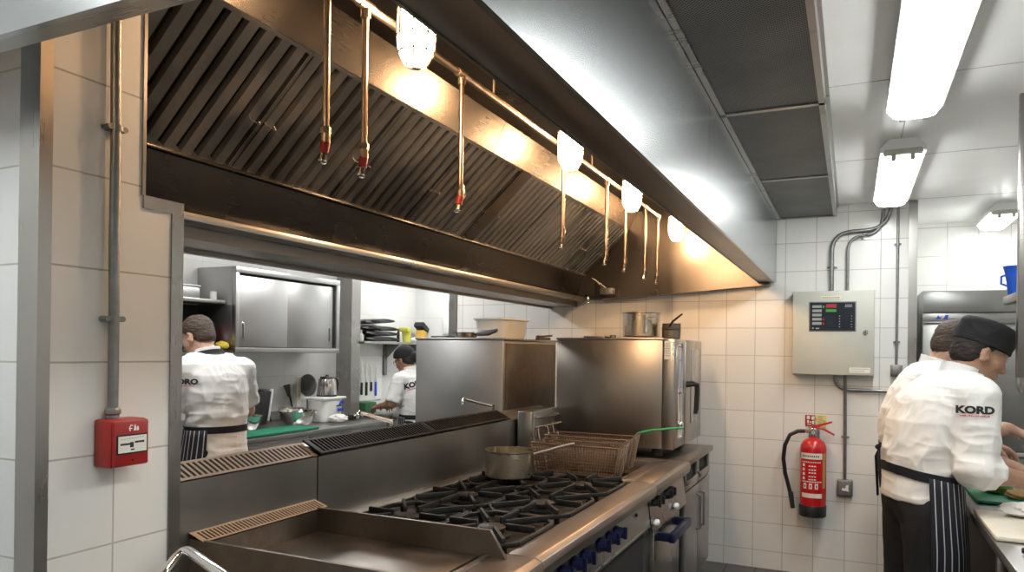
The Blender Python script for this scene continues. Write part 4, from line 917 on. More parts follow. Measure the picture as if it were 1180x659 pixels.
def spatula(label, y, z, lean):
    t = thing('spatula', label, 'spatula', (-4.46,y,.90), 'utensils leaning on the rear wall')
    m = MB(); m.tube([(-4.42,y+lean*1.0,.905),(-4.455,y+lean*.4,z-.09)], .008, 8); part('handle', m, M['blackm'], t)
    m = MB(); m.prism([(y+lean*.4-.014,z-.10),(y+lean*.4+.014,z-.10),(y-lean*.2+.04,z+.01),(y-lean*.2-.04,z)], 'x', -4.468, -4.458, .003); part('blade', m, M['blackm'], t)
spatula('dark spatula leaning on the rear wall beside the black bin', 4.62, 1.14, .04)
spatula('dark slanted spatula leaning on the rear wall, the taller one', 4.90, 1.20, .05)
m = MB(); m.box(-4.462,-4.447,5.00,5.055,.902,1.27,.004); tag(part('chopping_board', m, M['board'], None, loc=(-4.45,5.03,.902)), 'narrow white chopping board standing on edge against rear wall', 'chopping board')
m = MB(); m.lathe((-4.39,5.078,1.195), [(.001,-.006),(.095,-.006),(.10,0),(.095,.008),(.001,.008)], 36, Matrix.Rotation(PI/2,4,'X')); m.box(-4.40,-4.38,5.072,5.084,.902,1.12,.003); tag(part('pan_lid', m, M['grey'], None, loc=(-4.43,5.09,.93)), 'dark round lid standing upright beside the narrow white board', 'lid')
t = thing('white_container', 'white plastic container with blue label under the steel kettle', 'container', (-4.10,4.97,.9))
m = MB()
rings=[]
for s,z in ((.90,0),(.93,.004),(1.0,.19),(1.0,.192)):
    rings.append([m.bm.verts.new((-4.10+.10*s*math.copysign(abs(math.cos(2*PI*j/28))**.45,math.cos(2*PI*j/28)), 4.965+.14*s*math.copysign(abs(math.sin(2*PI*j/28))**.45,math.sin(2*PI*j/28)), .902+z)) for j in range(28)])
m.skinrings(rings); part('container_body', m, M['white'], t)
m = MB(); m.box(-4.21,-3.99,4.815,5.115,1.092,1.112,.006); part('lid', m, M['white'], t)
m = MB(); m.box(-4.0,-3.995,5.005,5.085,.985,1.01); m.box(-4.0,-3.995,4.99,5.06,1.03,1.04); m.prism([(5.02,1.03),(5.04,1.075),(5.05,1.03)],'x',-4.0,-3.995); m.cyl((-4.0,5.066,1.062),(-3.995,5.066,1.062),.016); part('blue_label', m, M['inkblue'], t)
t = thing('kettle', 'shiny steel kettle with black handle and lid on the white container', 'kettle', (-4.10,4.99,1.113))
c = (-4.10,4.985,1.113)
m = MB(); m.lathe(c, [(.078,0),(.082,.004),(.080,.10),(.068,.150),(.060,.155)], 32); m.prism([(4.89,1.205),(4.90,1.262),(4.925,1.26),(4.92,1.20)], 'x', -4.12, -4.08, .004); part('kettle_body', m, M['bright'], t)
m = MB(); m.lathe(c, [(.060,.156),(.062,.160),(.055,.170),(.015,.173),(.012,.185),(.001,.187)], 28); part('lid', m, M['black'], t)
m = MB(); m.tube([(-4.09,5.04,1.268),(-4.085,5.09,1.27),(-4.08,5.105,1.22),(-4.085,5.09,1.155),(-4.09,5.062,1.14)], .011, 10, flat=1.3); part('handle', m, M['black'], t)
m = MB(); m.lathe(c, [(.084,.0),(.086,.0),(.086,.014),(.084,.014)], 28); part('base', m, M['black'], t)
m = MB(); crumple(m, (-3.93,4.93,.935), .07,.085,.034, 9, k=.45); tag(part('folded_cloth', m, M['cloth'], None, loc=(-3.93,4.93,.902)), 'crumpled white cloth on the rear worktop before the white container', 'cloth')
t = thing('hand_blender', 'small black appliance on the rear worktop by the steel post', 'appliance', (-3.95,5.2,.902))
m = MB(); m.box(-4.05,-3.95,5.15,5.27,.902,.945,.012); part('housing', m, M['black'], t)
m = MB(); m.tube([(-3.95,5.17,.94),(-3.92,5.22,.955),(-3.93,5.27,.93)], .008, 8); part('handle', m, M['white'], t)

# far corner
t = thing('corner_worktop', 'steel worktop in the far rear corner in front of the bandana chef', 'worktop', (-4.25,6.35,0))
m = MB(); m.box(-4.495,-3.98,5.76,6.98,.862,.90,.006); part('table_top', m, M['steel'], t)
for x in (-4.45,-4.03):
    for y in (5.82,6.92):
        m = MB(); m.box(x-.018,x+.018,y-.018,y+.018,0,.862,.002); part('leg', m, M['steel_v'], t)
m = MB(); m.box(-4.45,-4.05,5.82,6.9,.22,.24,.002); part('under_shelf', m, M['steel'], t)
t = thing('wall_shelf', 'steel wall shelf in far rear corner carrying the black stack', 'shelf', (-4.4,6.3,1.58))
m = MB(); m.box(-4.497,-4.28,5.745,6.98,1.578,1.602,.003); part('shelf_board', m, M['steel'], t)
for y in (6.36,6.85):
    m = MB(); m.box(-4.497,-4.47,y,y+.05,1.25,1.578,.003); m.prism([(-4.47,1.42),(-4.47,1.578),(-4.30,1.578)], 'y', y+.02, y+.028); part('bracket', m, M['galv'], t)
sy = 1.603
def bag(m, rx, ry, rz, seed):
    rnd = random.Random(seed); off = rnd.random()*9
    n, rows, rings = 44, 12, []
    for i in range(rows+1):
        th = PI*i/rows; s = max(math.sin(th), 1e-3)**.45; ring = []
        for j in range(n):
            a = 2*PI*j/n; ca, sa = math.cos(a), math.sin(a); e = .5
            x = rx*s*math.copysign(abs(ca)**e, ca); y = ry*s*math.copysign(abs(sa)**e, sa)
            q = 1+.16*math.sin(3*a+off)*math.sin(2*th+off)+.10*math.sin(7*a+2*off+3*th)
            z = -rz*math.copysign(abs(math.cos(th))**.6, math.cos(th))*(.86+.14*math.sin(5*a+off))
            ring.append(m.bm.verts.new((x*q, y*q, z)))
        rings.append(ring)
    m.skinrings(rings)
st = ['black folded bag at the bottom of the stack on corner shelf', 'second black folded bag from the bottom of the corner stack', 'third black folded bag from the bottom of the corner stack', 'black folded bag on top of the corner shelf stack']
for k, (a, b, h, ry) in enumerate(((5.86,6.36,.055,.0),(5.85,6.34,.055,.0),(5.80,6.36,.05,.0),(5.84,6.28,.05,.06))):
    m = MB(); MM = Matrix.Translation((-4.385,(a+b)/2,sy+h/2+(.02 if k==3 else 0)))@Matrix.Rotation(ry,4,'X')
    bag(m, .085, (b-a)/2, h*.5-.002, 20+k)
    bmesh.ops.transform(m.bm, matrix=MM, verts=m.bm.verts)
    tag(part('folded_bag', m, M['black'], None, loc=(-4.385,(a+b)/2,sy)), st[k], 'bag', 'black bags stacked on the corner shelf'); sy += h
m = MB(); m.lathe((-4.36,5.80,1.603), [(.022,0),(.026,.004),(.03,.06),(.012,.075),(.012,.11),(.014,.112)], 18); tag(part('squeeze_bottle', m, M['tub'], None, loc=(-4.36,5.80,1.603)), 'small pale bottle at left of the black bag stack', 'bottle')
m = MB(); m.lathe((-4.36,6.60,1.603), [(.035,0),(.04,.004),(.05,.10),(.062,.135),(.062,.14),(.05,.14),(.04,.01),(.001,.008)], 22, cap1=False); m.box(-4.42,-4.30,6.53,6.58,1.715,1.76,.01); tag(part('yellow_tub', m, plain('yellow tub plastic', (.55,.55,.08), .45), None, loc=(-4.36,6.60,1.603)), 'yellow plastic tub on the corner shelf right of black bags', 'tub')
m = MB(); m.lathe((-4.37,6.46,1.603), [(.014,0),(.016,.004),(.016,.10),(.008,.12),(.008,.14)], 14); tag(part('squeeze_bottle', m, M['black'], None, loc=(-4.37,6.46,1.603)), 'slim black bottle between black bags and yellow tub', 'bottle')
m = MB(); crumple(m, (-4.34,6.74,1.628), .05,.06,.03, 31, k=.4); tag(part('napkin_bundle', m, M['white'], None, loc=(-4.34,6.74,1.603)), 'small white bundle on corner shelf beside the yellow tub', 'bundle')
t = thing('spice_box', 'tilted orange and black box on the corner shelf\'s right end', 'box', (-4.36,6.90,1.603))
MM = Matrix.Translation((-4.36,6.90,1.705))@Matrix.Rotation(-.25,4,'X')
m = MB(); m.box(-.05,.05,-.045,.045,-.08,.03,.006,MM); part('box_body', m, plain('orange box card', (.60,.36,.06), .5), t)
m = MB(); m.box(-.06,.06,-.085,.055,.02,.075,.006,Matrix.Translation((-4.36,6.89,1.725))@Matrix.Rotation(-.55,4,'X')); part('lid', m, M['ink'], t)
t = thing('knife_rack', 'magnetic knife rack bar on white wall beside the bandana chef', 'knife rack', (-4.495,6.1,1.33))
m = MB(); m.box(-4.492,-4.485,5.93,6.34,1.235,1.262,.002); part('rack_bar', m, M['white'], t)
m = MB(); m.box(-4.497,-4.492,5.93,6.34,1.0,1.45); part('wall_mount', m, M['white'], t)
for k, (y, mat, zl) in enumerate(((5.985,'black',1.06),(6.065,'black',1.05),(6.145,'black',1.09),(6.225,'bluebright',1.04))):
    lab = ['knife on the rack with black handle, leftmost of the four', 'black handled knife second from left on the rack', 'black handled knife third from left on the rack', 'blue handled knife on the rack nearest the bandana chef'][k]
    t = thing('kitchen_knife', lab, 'knife', (-4.48,y,1.2), 'knives on the magnetic rack')
    m = MB(); m.prism([(y-.014,1.185),(y+.014,1.185),(y+.012,1.33),(y-.004,1.40-.02*k)], 'x', -4.484, -4.481); part('blade', m, M['bright'], t)
    m = MB(); m.box(-4.488,-4.474,y-.014,y+.014,zl,1.186,.005); part('handle', m, M[mat], t)
m = MB(); m.box(-4.47,-4.29,5.80,5.98,.902,1.0,.01); tag(part('green_crate', m, plain('dark green plastic', (.03,.12,.05), .5), None, loc=(-4.38,5.88,.902)), 'dark green tub on corner worktop under the bandana chef\'s hands', 'tub')
c = (-4.14,6.25,.902)
m = MB(); m.lathe(c, [(.07,0),(.08,.004),(.11,.05),(.115,.055),(.105,.05),(.07,.008),(.001,.006)], 28, cap1=False); tag(part('white_bowl', m, M['white'], None, loc=c), 'white bowl on corner worktop before the bandana chef', 'bowl')
t = thing('wall_hatch', 'small white wall hatch on the far end wall above steel cabinet', 'hatch', (-4.07,6.99,1.8))
m = MB(); m.box(-4.14,-4.005,6.985,6.999,1.70,1.90,.003); part('hatch_frame', m, M['white'], t)
m = MB(); m.box(-4.125,-4.02,6.980,6.986,1.715,1.885,.002); part('hatch_door', m, M['plaster'], t)
# ------------------------------------------------------------------ people: signed-distance sculpting
HB = 1.0   # voxel scale
class Sdf:
    def __init__(self, lo, hi, h):
        self.h = h; self.lo = np.array(lo, np.float32); n = np.ceil((np.array(hi)-self.lo)/h).astype(int)+1
        self.n = n; self.a = np.full(tuple(n), 1.0, np.float32)
    def region(self, lo, hi):
        i0 = np.clip(np.floor((np.array(lo)-self.lo)/self.h).astype(int), 0, self.n); i1 = np.clip(np.ceil((np.array(hi)-self.lo)/self.h).astype(int)+1, 0, self.n)
        sl = tuple(slice(a, b) for a, b in zip(i0, i1))
        ax = [self.lo[k]+self.h*np.arange(i0[k], i1[k], dtype=np.float32) for k in range(3)]
        return sl, np.meshgrid(*ax, indexing='ij')
    def put(self, f, lo, hi, k=.01, op='add', pad=None):
        pad = (k+2*self.h) if pad is None else pad
        sl, (X, Y, Z) = self.region(np.array(lo)-pad, np.array(hi)+pad)
        if X.size == 0: return
        d = f(X, Y, Z); a = self.a[sl]
        if op == 'add':
            h = np.maximum(k-np.abs(a-d), 0)/max(k,1e-6); self.a[sl] = np.minimum(a, d)-h*h*k*.25
        elif op == 'cut':
            d = -d; h = np.maximum(k-np.abs(a-d), 0)/max(k,1e-6); self.a[sl] = np.maximum(a, d)+h*h*k*.25
    def cone(self, p, q, r0, r1, k=.01, op='add', flat=False):
        p = np.array(p, np.float32); q = np.array(q, np.float32); d = q-p; L2 = float(d@d); L = L2**.5
        def f(X, Y, Z):
            x, y, z = X-p[0], Y-p[1], Z-p[2]
            tt = (x*d[0]+y*d[1]+z*d[2])/L2; t = np.clip(tt, 0, 1)
            r = np.sqrt((x-t*d[0])**2+(y-t*d[1])**2+(z-t*d[2])**2)-(r0+(r1-r0)*t)
            if flat:
                rad = np.sqrt(np.maximum((x-tt*d[0])**2+(y-tt*d[1])**2+(z-tt*d[2])**2, 0))-(r0+(r1-r0)*t)
                r = np.maximum(np.maximum(rad, -tt*L), (tt-1)*L)
            return r
        R = max(r0, r1); self.put(f, np.minimum(p, q)-R, np.maximum(p, q)+R, k, op)
    def ell(self, c, r, k=.01, op='add', M=None):
        c = np.array(c, np.float32); r = np.array(r, np.float32); Rm = np.eye(3, dtype=np.float32) if M is None else np.array(M, np.float32)
        def f(X, Y, Z):
            x, y, z = X-c[0], Y-c[1], Z-c[2]
            u = [Rm[0,i]*x+Rm[1,i]*y+Rm[2,i]*z for i in range(3)]
            k0 = np.sqrt(sum((u[i]/r[i])**2 for i in range(3))); k1 = np.sqrt(sum((u[i]/r[i]**2)**2 for i in range(3)))
            return k0*(k0-1)/np.maximum(k1, 1e-6)
        m = float(max(r)); self.put(f, c-m, c+m, k, op)
    def mesh(self):
        a = np.pad(self.a, 1, constant_values=1.0); lo = self.lo-self.h; s = a < 0
        n = a.shape; cnt = np.zeros(tuple(k-1 for k in n), np.int8)
        cs = [(i,j,k) for i in (0,1) for j in (0,1) for k in (0,1)]
        def sub(arr, o): return arr[o[0]:n[0]-1+o[0], o[1]:n[1]-1+o[1], o[2]:n[2]-1+o[2]]
        for o in cs: cnt += sub(s, o)
        I = np.argwhere((cnt > 0) & (cnt < 8)); 
        vals = [a[I[:,0]+o[0], I[:,1]+o[1], I[:,2]+o[2]] for o in cs]
        acc = np.zeros((len(I), 3)); num = np.zeros(len(I))
        for p in range(8):
            for q in range(p+1, 8):
                dd = np.array(cs[q])-np.array(cs[p])
                if np.abs(dd).sum() != 1: continue
                va, vb = vals[p], vals[q]; m = (va < 0) != (vb < 0)
                t = np.where(m, va/np.where(m, va-vb, 1), 0)
                acc += np.where(m[:,None], np.array(cs[p])[None]+t[:,None]*dd[None], 0); num += m
        P = (I+acc/num[:,None])*self.h+lo
        idx = np.full(cnt.shape, -1, np.int64); idx[I[:,0],I[:,1],I[:,2]] = np.arange(len(I))
        F = []
        for ax in range(3):
            o = [0,0,0]; o[ax] = 1
            s0 = s[:n[0]-o[0],:n[1]-o[1],:n[2]-o[2]]; s1 = s[o[0]:,o[1]:,o[2]:]
            E = np.argwhere(s0 != s1); b, c = [(1,2),(2,0),(0,1)][ax]
            db = np.zeros(3, int); dc = np.zeros(3, int); db[b] = 1; dc[c] = 1
            q = [E-db-dc, E-dc, E, E-db]
            Q = np.stack([idx[x[:,0],x[:,1],x[:,2]] for x in q], 1)
            inside = s0[E[:,0],E[:,1],E[:,2]]
            Q = np.where(inside[:,None], Q, Q[:,::-1]); F.append(Q[(Q >= 0).all(1)])
        return P, np.concatenate(F)

def np_mesh(name, P, F, mats, parent, matidx=None):
    me = bpy.data.meshes.new(name); me.vertices.add(len(P)); me.vertices.foreach_set('co', np.asarray(P, np.float32).ravel())
    me.loops.add(F.size); me.loops.foreach_set('vertex_index', F.ravel().astype(np.int32)); me.polygons.add(len(F))
    me.polygons.foreach_set('loop_start', np.arange(0, F.size, 4, dtype=np.int32)); me.polygons.foreach_set('loop_total', np.full(len(F), 4, np.int32))
    if matidx is not None: me.polygons.foreach_set('material_index', matidx.astype(np.int32))
    me.polygons.foreach_set('use_smooth', np.ones(len(F), bool)); me.update(); me.validate()
    for m in mats: me.materials.append(m)
    o = bpy.data.objects.new(name, me); COL.objects.link(o); o.parent = parent
    return o
_rs = np.random.RandomState(5); _lat = _rs.rand(32, 32, 32).astype(np.float32)
def vnoise(x, y, z):
    r = 0
    i, j, k = np.floor(x).astype(int), np.floor(y).astype(int), np.floor(z).astype(int)
    u, v, w = x-i, y-j, z-k; u, v, w = u*u*(3-2*u), v*v*(3-2*v), w*w*(3-2*w)
    for a in (0,1):
        for b in (0,1):
            for c in (0,1):
                r = r+_lat[(i+a) % 32,(j+b) % 32,(k+c) % 32]*(u if a else 1-u)*(v if b else 1-v)*(w if c else 1-w)
    return r
def folds(P, sx, sy, sz, amp, seed=0.0):
    wx = vnoise(P[:,0]*5+seed, P[:,1]*5, P[:,2]*5)*1.2
    n = vnoise(P[:,0]*sx+wx*2+seed, P[:,1]*sy+wx, P[:,2]*sz+wx*2.5)
    return amp*(1-np.abs(2*n-1))**2
def vnormals(P, F):
    n = np.cross(P[F[:,2]]-P[F[:,0]], P[F[:,3]]-P[F[:,1]]); N_ = np.zeros_like(P)
    for k in range(4): np.add.at(N_, F[:,k], n)
    return N_/np.maximum(np.linalg.norm(N_, axis=1, keepdims=True), 1e-9)

def skinmat(name, col, lip):
    m = plain(name, col, .48, noise=.12, nscale=35, bump=.12, bscale=220)
    b = m.node_tree.nodes['Principled BSDF']; b.inputs['Subsurface Weight'].default_value = .08; b.inputs['Subsurface Radius'].default_value = (.01,.004,.002)
    return m
M['skin1'] = skinmat('skin light', (.56,.33,.235), None)
M['skin2'] = skinmat('skin tan', (.42,.235,.155), None)
M['skin3'] = skinmat('skin brown', (.36,.19,.12), None)
M['lip'] = plain('lips', (.42,.17,.14), .45)
M['jacket'] = plain('white chef jacket cotton', (.83,.825,.81), .85, bump=.10, bscale=260, noise=.03)
M['hairdark'] = plain('dark brown hair', (.022,.014,.010), .5, bump=.6, bscale=220)
M['hairbrown'] = plain('brown hair', (.055,.032,.020), .5, bump=.6, bscale=220)
M['capblack'] = plain('black cap cloth', (.010,.010,.012), .85, bump=.15, bscale=200)
M['trouser'] = plain('black trouser cloth', (.010,.010,.013), .85, bump=.15, bscale=150)
M['shoe'] = plain('black shoe leather', (.012,.012,.012), .35)
M['eye'] = plain('eye white', (.75,.72,.68), .2)
def stripes():
    m, nt, b = newmat('navy apron with white pinstripes'); L = nt.links
    uv = N(nt, 'ShaderNodeUVMap'); sp = N(nt, 'ShaderNodeSeparateXYZ'); L.new(uv.outputs[0], sp.inputs[0])
    a = N(nt, 'ShaderNodeMath', operation='DIVIDE'); a.inputs[1].default_value = .031; L.new(sp.outputs['X'], a.inputs[0])
    f = N(nt, 'ShaderNodeMath', operation='FRACT'); L.new(a.outputs[0], f.inputs[0])
    l = N(nt, 'ShaderNodeMath', operation='LESS_THAN'); l.inputs[1].default_value = .15; L.new(f.outputs[0], l.inputs[0])
    x = N(nt, 'ShaderNodeMix', data_type='RGBA'); L.new(l.outputs[0], x.inputs['Factor']); x.inputs[6].default_value = (.010,.012,.022,1); x.inputs[7].default_value = (.50,.50,.50,1)
    L.new(x.outputs[2], b.inputs['Base Color']); b.inputs['Roughness'].default_value = .85
    return m
M['apron'] = stripes()
M['strap'] = plain('navy apron tie', (.010,.011,.018), .85)

def rotm(yaw=0, pitch=0, roll=0):
    return np.array(Matrix.Rotation(yaw,3,'Z') @ Matrix.Rotation(pitch,3,'Y') @ Matrix.Rotation(roll,3,'X'))
def lerpk(keys, z):
    zs = [k[0] for k in keys]
    return [np.interp(z, zs, [k[i] for k in keys]) for i in range(1, len(keys[0]))]

def hand(S, wrist, fwd, palm, side, curl=.6, sc=1.0, spread=.12):
    """wrist point, fwd = direction of the fingers, palm = palm normal, side = +1 when the thumb is at palm x fwd"""
    w = V(wrist); f = V(fwd).normalized(); n = (V(palm)-f*V(palm).dot(f)).normalized(); t = n.cross(f)*side
    def P(a, b, c): return w + (f*a + t*b + n*c)*sc
    S.cone(P(-.02,0,0), P(.02,0,0), .026*sc, .025*sc, .01)
    for b, e in ((-.030,.078),(-.010,.086),(.012,.088),(.030,.082)):
        S.cone(P(.012,b*.55,0), P(e,b,0), .0165*sc, .0115*sc, .012)
    S.ell(P(.03,.028,.010), (.022*sc,.022*sc,.022*sc), .014)
    for q, (b, L0, e) in enumerate(((-.031,.062,.076),(-.011,.078,.085),(.011,.084,.087),(.031,.075,.081))):
        p = P(e, b, .0); ang = 0; sp = (b/.03)*spread
        for j, (fr, r0, r1) in enumerate(((.45,.0095,.0088),(.30,.0088,.0080),(.25,.0080,.0068))):
            ang += curl*(.75 if j == 0 else 1.0)*(1+.12*(1.5-q))
            d = (f*math.cos(ang) + n*math.sin(ang) + t*sp*(1 if j == 0 else .2)).normalized()
            e2 = p + d*L0*fr*sc; S.cone(p, e2, r0*sc, r1*sc, .004); p = e2
    p = P(.022,.030,.010)
    for (df, dt, dn, L, r0, r1) in ((.55,.75,.35,.042,.0135,.0110),(.80,.30,.55,.032,.0110,.0098),(.85,.05,.60,.026,.0098,.0078)):
        d = (f*df+t*dt+n*dn).normalized(); e2 = p+d*L*sc; S.cone(p, e2, r0*sc, r1*sc, .006); p = e2

def make_chef(cfg):
    s = cfg.get('s', 1.0); root = thing('person', cfg['label'], 'person', cfg['loc'], 'kitchen staff in white jackets' if cfg.get('grp') else None, cfg['rot'])
    skin = M[cfg['skin']]; h = cfg.get('h', .0055)*HB
    hc = np.array(cfg['head']); HR = rotm(*cfg['headrot']); hs = cfg.get('hs', 1.0)
    H = lambda x, y, z: hc + HR @ (np.array((x, y, z))*hs)
    nb = np.array(cfg['neck'])
    arms = cfg['arms']     # (shoulder, elbow, wrist, fwd, palm, side, curl)
    xm = max([a[2][0] for a in arms]+[hc[0]])+.24
    # ---- body
    B = Sdf((-.24, -.46, .02), (xm, .46, hc[2]+.17), h)
    tors = cfg['torso']   # (z, cx, rx, ry)
    def torso_fn(g):
        zs = [k[0] for k in tors]
        def f(X, Y, Z):
            cx = np.interp(Z, zs, [k[1] for k in tors]); rx = np.interp(Z, zs, [k[2] for k in tors])+g; ry = np.interp(Z, zs, [k[3] for k in tors])+g
            d = (np.sqrt(((X-cx)/rx)**2+(Y/ry)**2)-1)*np.minimum(rx, ry)
            return np.maximum(d, np.maximum(zs[0]-Z, Z-zs[-1]))
        return f
    z0, z1 = tors[0][0], tors[-1][0]
    B.put(torso_fn(-.012), (-.22,-.28,z0), (.45,.28,z1), .03)
    for sgn, (kx, ky) in ((1, cfg.get('legL', (.0,.10))), (-1, cfg.get('legR', (.0,-.10)))):
        B.cone((0, sgn*.085, .90*s), (kx*.6, ky, .50*s), .088*s, .060*s, .03); B.cone((kx*.6, ky, .50*s), (kx, ky, .09*s), .056*s, .040*s, .02); B.ell((kx+.06, ky, .06), (.11,.04,.035), .02)
    B.cone(nb-np.array((.01,0,.05)), H(-.022,0,-.045), .062*s, .056*hs, .02)
    B.cone(nb+np.array((-.015,.11*s,-.05)), nb+np.array((-.015,-.11*s,-.05)), .05*s, .05*s, .04)
    for (sh, el, wr, fw, pn, sd, cu) in arms:
        B.cone(sh, el, .050*s, .042*s, .03); mid = np.array(el)*.65+np.array(wr)*.35
        B.cone(el, mid, .040*s, .040*s, .02); B.cone(mid, wr, .040*s, .027*s, .02); hand(B, wr, fw, pn, sd, cu, s)
    # head
    B.ell(H(-.012,0,.036), np.array((.098,.077,.084))*hs, .02, M=HR); B.ell(H(.030,0,-.040), np.array((.064,.060,.080))*hs, .03, M=HR)
    B.ell(H(.040,0,-.080), np.array((.045,.045,.036))*hs, .02, M=HR); B.ell(H(.068,0,-.102), np.array((.020,.024,.016))*hs, .02, M=HR)
    for q in (1,-1):
        B.ell(H(.055,q*.040,-.025), np.array((.026,.024,.024))*hs, .02, M=HR)
        B.ell(H(.094,q*.034,.004), np.array((.016,.017,.012))*hs, .012, 'cut', M=HR)
        B.ell(H(.078,q*.033,.004), np.array((.0135,.0145,.0125))*hs, .004, M=HR)
        B.cone(H(.088,q*.012,.020), H(.072,q*.052,.020), .0085*hs, .007*hs, .012)
        B.ell(H(.098,q*.012,-.042), np.array((.011,.009,.008))*hs, .008, M=HR)
        B.ell(H(-.008,q*.079,-.008), np.array((.021,.009,.032))*hs, .006, M=HR @ rotm(q*.35, -.15, 0)); B.ell(H(.001,q*.088,-.004), np.array((.010,.007,.016))*hs, .006, 'cut', M=HR)
        B.ell(H(-.014,q*.079,-.034), np.array((.010,.008,.010))*hs, .006, M=HR)
    B.cone(H(.088,0,.012), H(.106,0,-.034), .0085*hs, .0115*hs, .012); B.ell(H(.110,0,-.038), np.array((.011,.011,.009))*hs, .008, M=HR)
    B.ell(H(.086,0,-.066), np.array((.012,.023,.0065))*hs, .006, M=HR); B.ell(H(.084,0,-.078), np.array((.012,.020,.0075))*hs, .006, M=HR)
    B.cone(H(.098,.020,-.0720), H(.098,-.020,-.0720), .0022*hs, .0022*hs, .003, 'cut')
    P, F = B.mesh(); ctr = P[F].mean(1); loc = (ctr-hc) @ HR / hs
    mi = ((np.abs(loc[:,1]) < .023) & (loc[:,0] > .083) & (loc[:,2] < -.0605) & (loc[:,2] > -.0855)).astype(int)
    np_mesh('body', P, F, [skin, M['lip']], root, mi)
    # eyes, brows
    for q in (1,-1):
        mb = MB(); mb.ell(H(.0835,q*.034,.0025), .0095*hs, .0105*hs, .0075*hs, 14, 8, M=Matrix(HR.tolist()).to_4x4()); mb.mi = 1; mb.ell(H(.0905,q*.034,.0015), .003*hs,.005*hs,.005*hs, 10, 6, M=Matrix(HR.tolist()).to_4x4())
        part('eye', mb, [M['eye'], M['ink']], root, world=False)
        mb = MB(); mb.tube([H(.0935,q*.014,.026), H(.090,q*.032,.031), H(.076,q*.052,.026)], [.0035,.0042,.002], 6); part('eyebrow', mb, M[cfg['hair']], root, world=False)
    # ---- hair
    G = Sdf(hc-.17, hc+.17, .004*HB)
    G.ell(H(-.014,0,.040), np.array((.104,.084,.087))*hs, .01, M=HR); G.ell(H(-.045,0,-.015), np.array((.066,.070,.070))*hs, .02, M=HR)
    def cutplane(n, p):
        nn = HR @ np.array(n); nn = nn/np.linalg.norm(nn); pp = H(*p)
        G.put(lambda X, Y, Z: -((X-pp[0])*nn[0]+(Y-pp[1])*nn[1]+(Z-pp[2])*nn[2]), hc-.17, hc+.17, .008, 'cut', pad=0)
    cutplane((.78,0,-.62), (.042,0,.046)); cutplane((.15,0,-1), (-.03,0,cfg.get('nape',-.062)))
    if cfg.get('bun'):
        G.ell(H(-.125,0,.0), np.array((.040,.036,.040))*hs, .02, M=HR); G.cone(H(-.13,0,-.02), H(-.125,-.01,-.09), .026*hs, .012*hs, .02)
    P, F = G.mesh(); Nn = vnormals(P, F); P = P+Nn*((vnoise(P[:,0]*60,P[:,1]*60,P[:,2]*200)-.5)*.006)[:,None]
    np_mesh('hair', P, F, [M[cfg['hair']]], root)
    # ---- head wear
    if cfg.get('cap') == 'skull':
        G = Sdf(hc-.18, hc+.18, .004*HB); c = H(-.008,0,.078); 
        def f(X, Y, Z):
            x, y, z = X-c[0], Y-c[1], Z-c[2]; u = [HR[0,i]*x+HR[1,i]*y+HR[2,i]*z for i in range(3)]
            R = .026; d = (np.sqrt((u[0]/.112)**2+(u[1]/.091)**2)-1)*.098; e = np.abs(u[2]+.002*0)-(.050+.10*0)
            return np.minimum(np.maximum(d+R, e+R), 0)+np.sqrt(np.maximum(d+R,0)**2+np.maximum(e+R,0)**2)-R
        G.put(f, hc-.17, hc+.17, .001, pad=0); P, F = G.mesh(); Nn = vnormals(P, F); P = P+Nn*(folds(P,9,9,22,.004,2.0))[:,None]
        np_mesh('skull_cap', P, F, [M['capblack']], root)
        mb = MB(); rg = [[],[],[],[]]
        for j in range(48):
            a = 2*PI*j/48
            for q, (rr_, zz) in enumerate(((.101,.027),(.1045,.028),(.1045,.060),(.101,.061))):
                rg[q].append(mb.bm.verts.new(H(-.008+math.cos(a)*rr_*1.085, math.sin(a)*rr_*.885, zz)))
        mb.skinrings(rg, closed=True); part('cap_band', mb, M['capblack'], root, world=False)
    elif cfg.get('cap') == 'bandana':
        G = Sdf(hc-.18, hc+.18, .004*HB); G.ell(H(-.012,0,.045), np.array((.112,.092,.093))*hs, .01, M=HR)
        nn = HR @ np.array((.32,0,-1.0)); nn /= np.linalg.norm(nn); pp = H(0,0,.022)
        G.put(lambda X, Y, Z: -((X-pp[0])*nn[0]+(Y-pp[1])*nn[1]+(Z-pp[2])*nn[2]), hc-.17, hc+.17, .008, 'cut', pad=0)
        P, F = G.mesh(); Nn = vnormals(P, F); P = P+Nn*(folds(P,12,12,14,.006,2.0))[:,None]; np_mesh('bandana', P, F, [M['capblack']], root)
        mb = MB(); mb.ell(H(-.120,0,.03), .02,.022,.016, 12, 8); mb.tube([H(-.125,0,.03), H(-.15,.02,.0), H(-.155,.03,-.05)], [.008,.014,.006], 8, flat=.4); mb.tube([H(-.125,0,.03), H(-.15,-.02,-.01), H(-.15,-.03,-.06)], [.008,.014,.006], 8, flat=.4)
        part('bandana_knot', mb, M['capblack'], root, world=False)
    if cfg.get('glasses'):
        mb = MB()
        for q in (1,-1): mb.torus(H(.104,q*.034,.0), HR @ np.array((1,q*.2,0)), .022, .002, 20, 6); mb.tube([H(.100,q*.055,.004), H(.06,q*.074,.006), H(-.01,q*.086,.004)], .002, 6)
        mb.tube([H(.108,.012,.004), H(.108,-.012,.004)], .002, 6); part('glasses', mb, M['black'], root, world=False)
    # ---- jacket
    hem = cfg['hem']
    J = Sdf((-.26, -.46, hem-.03), (xm-.05, .46, nb[2]+.12), h)
    J.put(torso_fn(.012), (-.24,-.30,z0), (.45,.30,z1), .03)
    zb = cfg['belt']
    J.cone(nb+np.array((-.02,.095*s,-.062)), nb+np.array((-.02,-.095*s,-.062)), .066*s, .066*s, .05)
